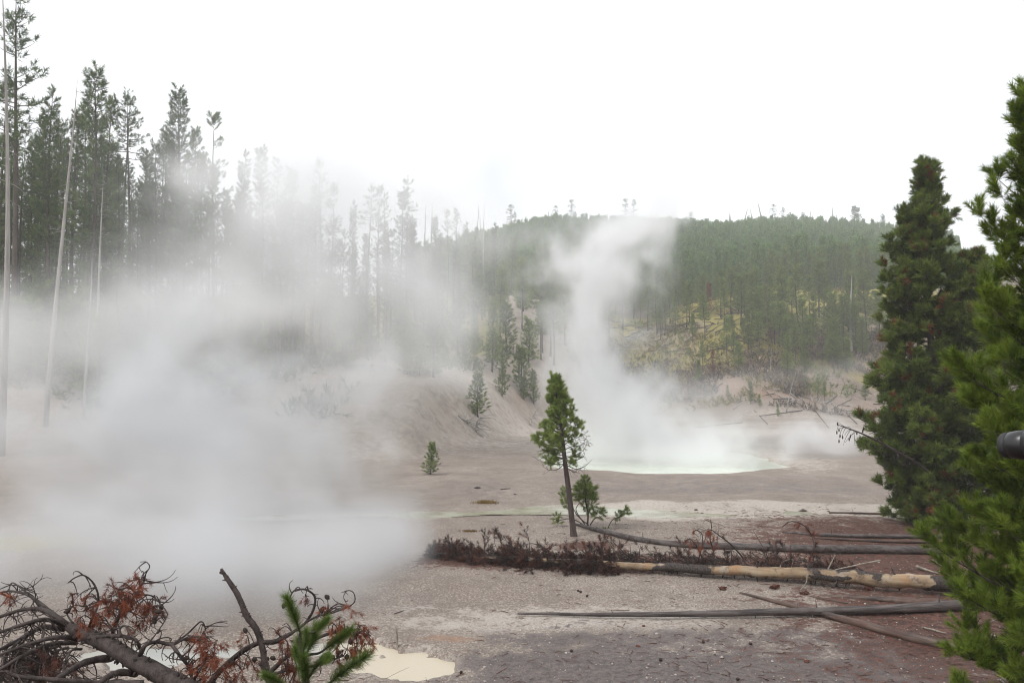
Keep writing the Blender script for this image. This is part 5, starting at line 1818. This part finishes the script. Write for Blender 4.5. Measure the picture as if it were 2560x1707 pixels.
# ------------------------------------------------------------------ fallen wood and snag litter on the knoll and the bank
GF2 = 'fallen logs on the knoll'
for x0, y0, x1, y1, rp, lab, mt in [
    (690, 1045, 800, 1110, 4, 'pale fallen trunk slanting down right of the red dead tree', 'palewood'),
    (765, 1170, 815, 1130, 4, 'short pale fallen trunk below the slanting one', 'palewood'),
    (930, 1390, 1010, 1470, 4, 'dark fallen trunk sliding onto the flat from the knoll foot', 'greylog'),
    (960, 1425, 1220, 1388, 5, 'long grey fallen trunk along the foot of the knoll', 'greylog'),
    (1280, 1370, 1380, 1495, 4, 'dark fallen trunk reaching down onto the flat', 'deadwood'),
    (1460, 1385, 1550, 1470, 4, 'dark fallen trunk on the flat nearest the large pine', 'deadwood'),
    (1340, 1370, 1430, 1300, 4, 'grey fallen trunk propped on the lower slope', 'greylog'),
    (1400, 1380, 1520, 1320, 3, 'thin grey fallen trunk beside the propped one', 'greylog'),
    (210, 880, 310, 925, 3, 'grey fallen trunk at the left shoulder of the knoll', 'greylog'),
    (430, 860, 560, 905, 3, 'dark fallen trunk on the upper left slope of the knoll', 'deadwood'),
    (480, 925, 640, 880, 3, 'long dark fallen trunk crossing the upper left slope', 'deadwood'),
    (640, 910, 680, 870, 3, 'short dark fallen trunk on the upper left slope', 'deadwood'),
    (560, 1495, 860, 1462, 4, 'faint long fallen trunk on the misty flat before the knoll', 'greylog'),
    (860, 960, 960, 975, 3, 'dark fallen trunk on the brown middle slope', 'deadwood'),
    (1070, 1030, 1110, 975, 3, 'grey fallen trunk in the orange gully', 'greylog'),
    (720, 1000, 790, 1040, 3, 'dark fallen trunk above the slanting pale one', 'deadwood'),
    (1150, 1260, 1300, 1245, 3, 'dark fallen trunk across the dark lower slope', 'deadwood'),
    (1500, 1250, 1640, 1290, 4, 'reddish fallen trunk on the right lower slope', 'log_brown'),
]:
    a = (1500 + x0 * .4145, 450 + y0 * .4145)
    b = (1500 + x1 * .4145, 450 + y1 * .4145)
    m_ = ((a[0] + b[0]) / 2, (a[1] + b[1]) / 2)
    lying('fallen_log', lab.replace('fallen trunk', 'fallen log'), GF2, [(*a, rp * .30), (*m_, rp * .38), (*b, rp * .45)], M[mt], lift=.05, sides=6, n=14, seed=int(x0), stubs=7, stub_px=7)
GB = 'dead branches on the bare bank'
for pts, lab in [
    ([(1208, 1093), (1190, 1075), (1192, 1055), (1202, 1042)], 'bent grey dead branch curving up from the bare bank'),
    ([(1145, 1040), (1165, 1052), (1188, 1064)], 'thin grey branch lying left of the bent one on the bank'),
    ([(1325, 1062), (1330, 1045), (1338, 1030)], 'forked grey root standing at the right of the bare bank'),
]:
    W = []
    h0 = hit(*pts[0])
    for i, p in enumerate(pts):
        W.append(at(*p, h0[1] + i * .15))
    C = spline(W, 16)
    C[:, 2] = np.maximum(C[:, 2], land(C[:, 0], C[:, 1]) + .03)
    g = Geo()
    tube(g, C, np.linspace(.09, .03, 16), 6, .3, rough=.15)
    rg = np.random.default_rng(int(pts[0][0]))
    for q in range(14):
        i = rg.integers(5, 16)
        A = arc(C[i], [rg.uniform(-.2, 1), rg.uniform(-.5, .5), rg.uniform(-.3, .6)], rg.uniform(.4, 1.4), (0, 0, -.6), 6)
        tube(g, A, np.linspace(.028, .010, 6), 4, .3)
    tag(link('dead_branch', g.mesh('dead_branch', M['snag'])), lab, 'dead branch', GB)
for x0, y0, x1, y1, rp, lab in [(1252, 1222, 1276, 1220, 2, 'short brown stick on the flat left of the lone pine'), (1322, 1277, 1352, 1277, 1.5, 'short dark stick lying in the stream left of the lone pine'),
                                (985, 1533, 1010, 1525, 2, 'pale twig on the mud near the cream pool')]:
    lying('stick', lab, 'sticks on the flat', [(x0, y0, rp), ((x0 + x1) / 2, (y0 + y1) / 2 - .5, rp), (x1, y1, rp * .7)], M['log_brown'], sides=6, n=10, seed=int(x0))

# stick standing in the cream pool
p = hit(994, 1622)
g = Geo()
C = spline([p + [0, 0, -.1], p + [-.01, .02, .15], p + [-.02, .0, .31]], 10)
tube(g, C, np.linspace(.018, .010, 10), 7, .3, rough=.2)
tag(link('standing_stick', g.mesh('standing_stick', M['palewood'])), 'pale stick standing upright in the cream mud pool', 'stick')


# ------------------------------------------------------------------ grass tufts, stones, cones, litter
def grass_tuft(px, py, wpx, hpx, lab):
    c = hit(px, py)
    w, hh = wpx * c[1] / FPX, hpx * c[1] / FPX
    rg = np.random.default_rng(px)
    g = Geo()
    n = 260
    x, y = rg.normal(0, w * .28, n), rg.normal(0, w * .12, n)
    for i in range(n):
        b = np.array([x[i], y[i], -.02])
        d = np.array([rg.normal(0, .3), rg.normal(0, .3), 1])
        L_ = hh * rg.uniform(.5, 1.15)
        s = np.array([.012, 0, 0])
        g.add([b - s, b + s, b + d * L_], [(0, 1, 2)], None, rg.uniform())
    tag(link('grass_tuft', g.mesh('grass_tuft', M['grass_blade'], False), None, (c[0], c[1], c[2])), lab, 'grass tuft', 'grass tufts on the flat')


grass_tuft(1213, 1258, 46, 11, 'rusty brown grass tuft on the far side of the stream')
grass_tuft(1172, 1328, 36, 6, 'small dry grass tuft on the near side of the stream')


def stone_mesh(seed, mat):
    rg = np.random.default_rng(seed)
    g = Geo()
    u = np.linspace(0, 1, 6)
    P = np.stack([u * 0, u * 0, u * .8 - .25], -1)
    tube(g, P, np.array([.55, .85, 1, .92, .7, .3]) * .5, 8, rg.uniform(0, 1), rough=.35, seed=seed)
    return g


for px, py, wpx, lab in [(1194, 1220, 16, 'dark brown lump of earth on the far flat left of the lone pine'), (1288, 1236, 9, 'small dark stone beside the stick on the far flat'), (2008, 1277, 18, 'dark stone at the edge of the stream'),
                         (2071, 1278, 8, 'small dark stone at the tip of the thin log by the stream'), (1755, 1283, 9, 'tiny dark stone in the pale stream'), (2016, 1654, 16, 'red needle clump on the wet ground at the bottom'),
                         (1609, 1565, 11, 'single dark red bark lump below the long smooth log'), (1595, 1615, 13, 'dark red bark lump on the wet ground, lower of two'), (1740, 1275, 10, 'dark stone on the pale crust of the stream')]:
    c = hit(px, py)
    s = wpx * c[1] / FPX
    mt = M['bark_flake'] if 'red' in lab else M['bark']
    tag(link('ground_lump' if 'stone' not in lab else 'stone', stone_mesh(px, mt).mesh('stone', mt), None, tuple(c), (0, 0, px), (s, s * .8, s * .5)), lab, 'lump' if 'stone' not in lab else 'stone', 'stones and lumps on the flat')
for i, (px, py) in enumerate([(1443, 1478), (1455, 1481), (1465, 1493), (1650, 1650), (1154, 1682), (1425, 1628), (1840, 1712), (1760, 1608), (1872, 1610)]):
    c = hit(px, min(py, 1700))
    rg = np.random.default_rng(500 + i)
    g = Geo()
    u = np.linspace(0, 1, 9)
    d = unit(np.array([rg.normal(), rg.normal(), .1]))
    tube(g, d * u[:, None] * .06 + [0, 0, .018], .020 * np.sin(np.pi * (u * .86 + .1)) ** .8 * (1 + .25 * (np.arange(9) % 2)), 8, .3, rough=.2, seed=i)
    where = ['left one of three dark cones below the fallen pine', 'middle one of three dark cones below the fallen pine', 'right one of three dark cones below the fallen pine', 'dark cone on the wet ground by the bottom edge', 'dark cone below the cream pool', 'dark cone on the wet ground right of the cream pool',
             'dark cone at the bottom edge near the red clump', 'dark cone between the two wet patches', 'dark cone in the red speckled ground under the long log'][i]
    tag(link('pine_cone', g.mesh('pine_cone', M['cone']), None, tuple(c)), where, 'pine cone', 'fallen cones')

rgz = np.random.default_rng(77)
g = Geo()
n = 4200
x = rgz.uniform(-3, 10, n)
y = 10 + 16 * rgz.uniform(0, 1, n) ** 1.2
dense = np.clip(.15 + .10 * x + .5 * (np.abs(y - 18.5 + .13 * x) < 1.2) + .4 * S((14 - y) / 3), 0.05, 1)
kp = (rgz.uniform(0, 1, n) < dense) & (cream_e(x, y) > 1.15)
x, y = x[kp], y[kp]
z = land(x, y)
for i in range(len(x)):
    a = rgz.uniform(0, 6.28)
    L_ = rgz.uniform(.03, .22) * (1 if rgz.uniform() < .9 else 2.2)
    r = rgz.uniform(.0025, .007)
    d = np.array([math.cos(a), math.sin(a), rgz.uniform(-.05, .12)])
    b = np.array([x[i], y[i], z[i] + r])
    tube(g, [b, b + d * L_ * .5 + [0, 0, rgz.uniform(0, .01)], b + d * L_], [r, r, r * .5], 3, rgz.uniform())
stuff(link('twig_litter', g.mesh('twig_litter', M['litter'])))
g = Geo()
n = 9000
x = rgz.uniform(-7, 11, n)
y = 10 + 30 * rgz.uniform(0, 1, n) ** 1.8
kp = (cream_e(x, y) > 1.1) & (pool_e(x, y) > 1.1)
x, y = x[kp], y[kp]
z = land(x, y)
oct_v = np.array([(1, 0, 0), (-1, 0, 0), (0, 1, 0), (0, -1, 0), (0, 0, .7), (0, 0, -.7)], float)
oct_f = np.array([(0, 2, 4), (2, 1, 4), (1, 3, 4), (3, 0, 4), (2, 0, 5), (1, 2, 5), (3, 1, 5), (0, 3, 5)])
nn = len(x)
s = rgz.uniform(.004, .016, nn) * (1 + 1.2 * (rgz.uniform(0, 1, nn) < .05))
V = oct_v[None] * s[:, None, None] * rgz.uniform(.6, 1.4, (nn, 6, 1)) + np.stack([x, y, z + s * .2], -1)[:, None, :]
g.add(V.reshape(-1, 3), (oct_f[None] + (np.arange(nn) * 6)[:, None, None]).reshape(-1, 3), None, np.repeat(rgz.uniform(0, 1, nn), 6))
stuff(link('pebbles', g.mesh('pebbles', M['pebble'], False)))
# ------------------------------------------------------------------ steam and haze
def volume_object(name, lo, hi, dens, mat):
    """A volume whose voxels carry the given densities (array nx, ny, nz), built with a Volume Cube."""
    nx, ny, nz = dens.shape
    me = bpy.data.meshes.new(name)
    me.vertices.add(nx * ny * nz)
    co = np.zeros((nx * ny * nz, 3), np.float32)
    me.vertices.foreach_set('co', co.ravel())
    a = me.attributes.new('d', 'FLOAT', 'POINT')
    a.data.foreach_set('value', dens.transpose(2, 1, 0).astype(np.float32).ravel())     # x runs fastest
    o = stuff(link(name, me))
    ng = bpy.data.node_groups.new(name, 'GeometryNodeTree')
    ng.interface.new_socket('Geometry', in_out='INPUT', socket_type='NodeSocketGeometry')
    ng.interface.new_socket('Geometry', in_out='OUTPUT', socket_type='NodeSocketGeometry')
    k = N(ng)
    gi, go = k('NodeGroupInput'), k('NodeGroupOutput')
    sx = k('ShaderNodeSeparateXYZ')
    k.link(k('GeometryNodeInputPosition').outputs[0], sx.inputs[0])
    idx = None
    for ax, (n, mul) in enumerate(((nx, 1), (ny, nx), (nz, nx * ny))):
        t = k.math('MULTIPLY', k.math('SUBTRACT', sx.outputs[ax], lo[ax]), (n - 1) / (hi[ax] - lo[ax]))
        t = k.math('MINIMUM', k.math('MAXIMUM', k.math('ROUND', t), 0.0), float(n - 1))
        t = k.math('MULTIPLY', t, float(mul))
        idx = t if idx is None else k.math('ADD', idx, t)
    at_ = k('GeometryNodeInputNamedAttribute', data_type='FLOAT')
    at_.inputs[0].default_value = 'd'
    si = k('GeometryNodeSampleIndex', data_type='FLOAT', domain='POINT')
    k.link(gi.outputs[0], si.inputs['Geometry'])
    k.link(at_.outputs[0], si.inputs['Value'])
    k.link(idx, si.inputs['Index'])
    vc = k('GeometryNodeVolumeCube')
    k.link(si.outputs[0], vc.inputs['Density'])
    vc.inputs['Min'].default_value = lo
    vc.inputs['Max'].default_value = hi
    vc.inputs['Resolution X'].default_value = nx
    vc.inputs['Resolution Y'].default_value = ny
    vc.inputs['Resolution Z'].default_value = nz
    sm = k('GeometryNodeSetMaterial')
    sm.inputs['Material'].default_value = mat
    k.link(vc.outputs[0], sm.inputs[0])
    k.link(sm.outputs[0], go.inputs[0])
    md = o.modifiers.new('volume', 'NODES')
    md.node_group = ng
    me.materials.append(mat)
    return o


def steam(name, lo, hi, step, puffs, gain, nscale, thr=0.35, tear=3.0, warp=1.5, zs=1.0, seed=0, floor=0.25, mat='steam'):
    """puffs: rows of centre (x, y, z), half axes (rx, ry, rz), weight. Their soft sum is torn by turbulence."""
    n = [max(8, int((b - a) / s)) for a, b, s in zip(lo, hi, step)]
    X, Y, Z = np.meshgrid(*[np.linspace(a, b, k, dtype=np.float32) for a, b, k in zip(lo, hi, n)], indexing='ij')
    f = nscale
    w1 = fbm3(X * f * .6 + seed, Y * f * .6, Z * f * .6 * zs, 2) - .5
    w2 = fbm3(X * f * .6 + 40, Y * f * .6 + seed, Z * f * .6 * zs, 2) - .5
    Xw, Zw = X + warp * 2 * w1, Z + warp * 2 * w2 * np.clip((Z + .6) / 5, .08, 1)
    s = np.zeros_like(X)
    for cx, cy_, cz, rx, ry, rz, w in puffs:
        e = ((Xw - cx) / rx) ** 2 + ((Y - cy_) / ry) ** 2 + ((Zw - cz) / rz) ** 2
        s += w * np.exp(-1.6 * e)
    tb = fbm3(Xw * f + 3 * seed, Y * f, Zw * f * zs + seed, 5, 0.62)
    d = np.maximum(s + (tb - 0.5) * tear - thr, 0) * S(s / 0.3) + floor * np.maximum(s - .05, 0)
    d = d * gain
    edge = np.ones_like(X)
    for A, a, b in ((X, lo[0], hi[0]), (Y, lo[1], hi[1]), (Z, lo[2] - 100, hi[2])):
        w = (b - max(a, lo[2] if a < lo[2] - 50 else a)) * .08
        edge *= S((A - a) / w) * S((b - A) / w)
    return volume_object(name, lo, hi, d * edge, M[mat])


def puff(px, py, Y, rpx, rpy, ry, w):
    p = at(px, py, Y)
    return (p[0], Y, p[2], rpx * Y / FPX, ry, rpy * Y / FPX, w)


steam('steam_cloud', (-24, 12.0, -0.4), (3.0, 35, 11.0), (.27, .42, .22), [
    puff(60, 1010, 27, 330, 190, 3.5, .9),
    puff(330, 1030, 25, 230, 200, 3, 1.1),
    puff(420, 930, 27, 170, 130, 3, .8),
    puff(600, 1080, 26, 220, 190, 3, 1.1),
    puff(840, 1060, 27, 190, 130, 3, .9),
    puff(900, 1180, 26, 160, 170, 2.5, .9),
    puff(480, 1210, 22, 430, 130, 3, .75),
    puff(720, 1300, 20.5, 300, 110, 2.5, .55),
    puff(100, 1180, 24, 330, 170, 3, .8),
    puff(320, 830, 30, 280, 80, 3, .75),
    puff(80, 840, 31, 200, 80, 3, .6),
    puff(620, 850, 30, 260, 90, 3, .65),
    puff(720, 930, 29, 250, 110, 3, .6),
    puff(930, 1340, 19, 150, 120, 2.0, .6),
    puff(300, 1390, 18.5, 500, 90, 2.0, .5),
    puff(600, 1450, 17, 420, 60, 1.6, .28),
    puff(1000, 1010, 29, 130, 120, 3, .5),
    puff(1130, 950, 31, 120, 60, 3, .3),
    puff(250, 1410, 15.5, 480, 150, 3.0, 1.5),
    puff(640, 1420, 15, 330, 150, 2.6, 1.4),
    puff(930, 1440, 15.5, 130, 130, 2.0, 1.2),
    puff(1010, 1330, 19, 170, 110, 2.5, .45),
    puff(1000, 1420, 17, 150, 80, 2.0, .40),
    puff(200, 1330, 20, 420, 90, 2.5, .55),
    puff(560, 1370, 18.5, 420, 90, 2.0, .50),
    puff(880, 1440, 17.5, 160, 80, 1.8, .45),
    puff(380, 1480, 14.0, 420, 110, 1.8, 1.1),
], 0.38, 0.44, seed=3, thr=.50, floor=.13, tear=4.5, warp=2.4)
steam('steam_drift', (-38, 36, 0), (12, 58, 28), (.5, .75, .42), [
    puff(700, 700, 47, 380, 170, 6, .7),
    puff(950, 720, 46, 300, 130, 6, .9),
    puff(1160, 770, 46, 190, 150, 5, 1.0),
    puff(1000, 850, 45, 260, 110, 5, .8),
    puff(640, 520, 48, 240, 250, 7, .80),
    puff(470, 500, 48, 70, 170, 5, .7),
    puff(860, 540, 48, 330, 170, 7, .80),
    puff(1150, 620, 48, 200, 120, 6, .35),
    puff(250, 850, 44, 420, 120, 5, .8),
    puff(1070, 940, 42, 200, 70, 4, .9),
    puff(800, 950, 44, 300, 110, 5, .6),
    puff(250, 420, 48, 260, 300, 6, .10),
    puff(90, 930, 41, 320, 130, 3.5, .95),
    puff(220, 830, 42, 420, 130, 4, .75),
    puff(120, 720, 43, 300, 90, 4, .40),
    puff(420, 740, 43, 260, 120, 4, .6),
    puff(560, 780, 42, 300, 100, 4, 1.1),
    puff(760, 450, 48, 260, 110, 6, .50),
    puff(1000, 520, 48, 240, 110, 6, .6),
    puff(1350, 560, 48, 200, 60, 5, .35),
], 0.145, 0.30, seed=8, floor=.35, thr=.45, tear=4.0, warp=2.8, mat='steam_thin')
steam('steam_plume', (-2, 38, -0.3), (21, 56, 23), (.24, .42, .24), [
    puff(1560, 1130, 45, 195, 70, 5, 1.0),
    puff(1520, 1060, 45, 172, 90, 4, 1.1),
    puff(1490, 970, 46, 143, 100, 3.5, 1.2),
    puff(1475, 860, 46, 135, 100, 3.2, 1.3),
    puff(1465, 750, 46, 150, 90, 3.2, 1.3),
    puff(1470, 665, 46, 170, 75, 3.2, 1.2),
    puff(1530, 610, 46, 138, 55, 3, 1.0),
    puff(1590, 580, 46, 80, 40, 3, .8),
    puff(1360, 640, 46, 103, 60, 3, .5),
    puff(1700, 1130, 45, 252, 40, 5, .8),
    puff(1630, 1020, 47, 149, 70, 4, .7),
    puff(1900, 1090, 46, 322, 45, 5, .45),
    puff(2090, 1080, 46, 184, 60, 5, .35),
    puff(1620, 535, 46, 150, 60, 4, .42),
    puff(1500, 560, 46, 160, 60, 4, .40),
    puff(1700, 500, 46, 140, 50, 4, .22),
    puff(1750, 1150, 41, 299, 30, 3, .5),
], 0.46, 0.55, seed=14, zs=.8, thr=.50, floor=.16, tear=4.2, warp=2.0, mat='steam_thin')

steam('steam_wisp', (14, 84, -.5), (62, 100, 16), (.9, 1.2, .6), [
    puff(2000, 950, 92, 260, 40, 5, .8),
    puff(1720, 970, 92, 160, 50, 5, .9),
    puff(1640, 880, 92, 90, 90, 5, .7),
    puff(1900, 1030, 90, 300, 25, 5, .6),
], 0.055, 0.16, seed=22, floor=.4, thr=.42, warp=3.0, mat='steam_thin')

# air between the camera and the hill
def box(lo, hi):
    g = Geo()
    (a, b, c), (d, e, f) = lo, hi
    v = [(a, b, c), (d, b, c), (d, e, c), (a, e, c), (a, b, f), (d, b, f), (d, e, f), (a, e, f)]
    g.add(v, None, [(0, 3, 2, 1), (4, 5, 6, 7), (0, 1, 5, 4), (1, 2, 6, 5), (2, 3, 7, 6), (3, 0, 4, 7)])
    return g


stuff(link('haze', box((-2600, -2600, -12.8), (2600, 2600, 78)).mesh('haze', M['haze'], False)))
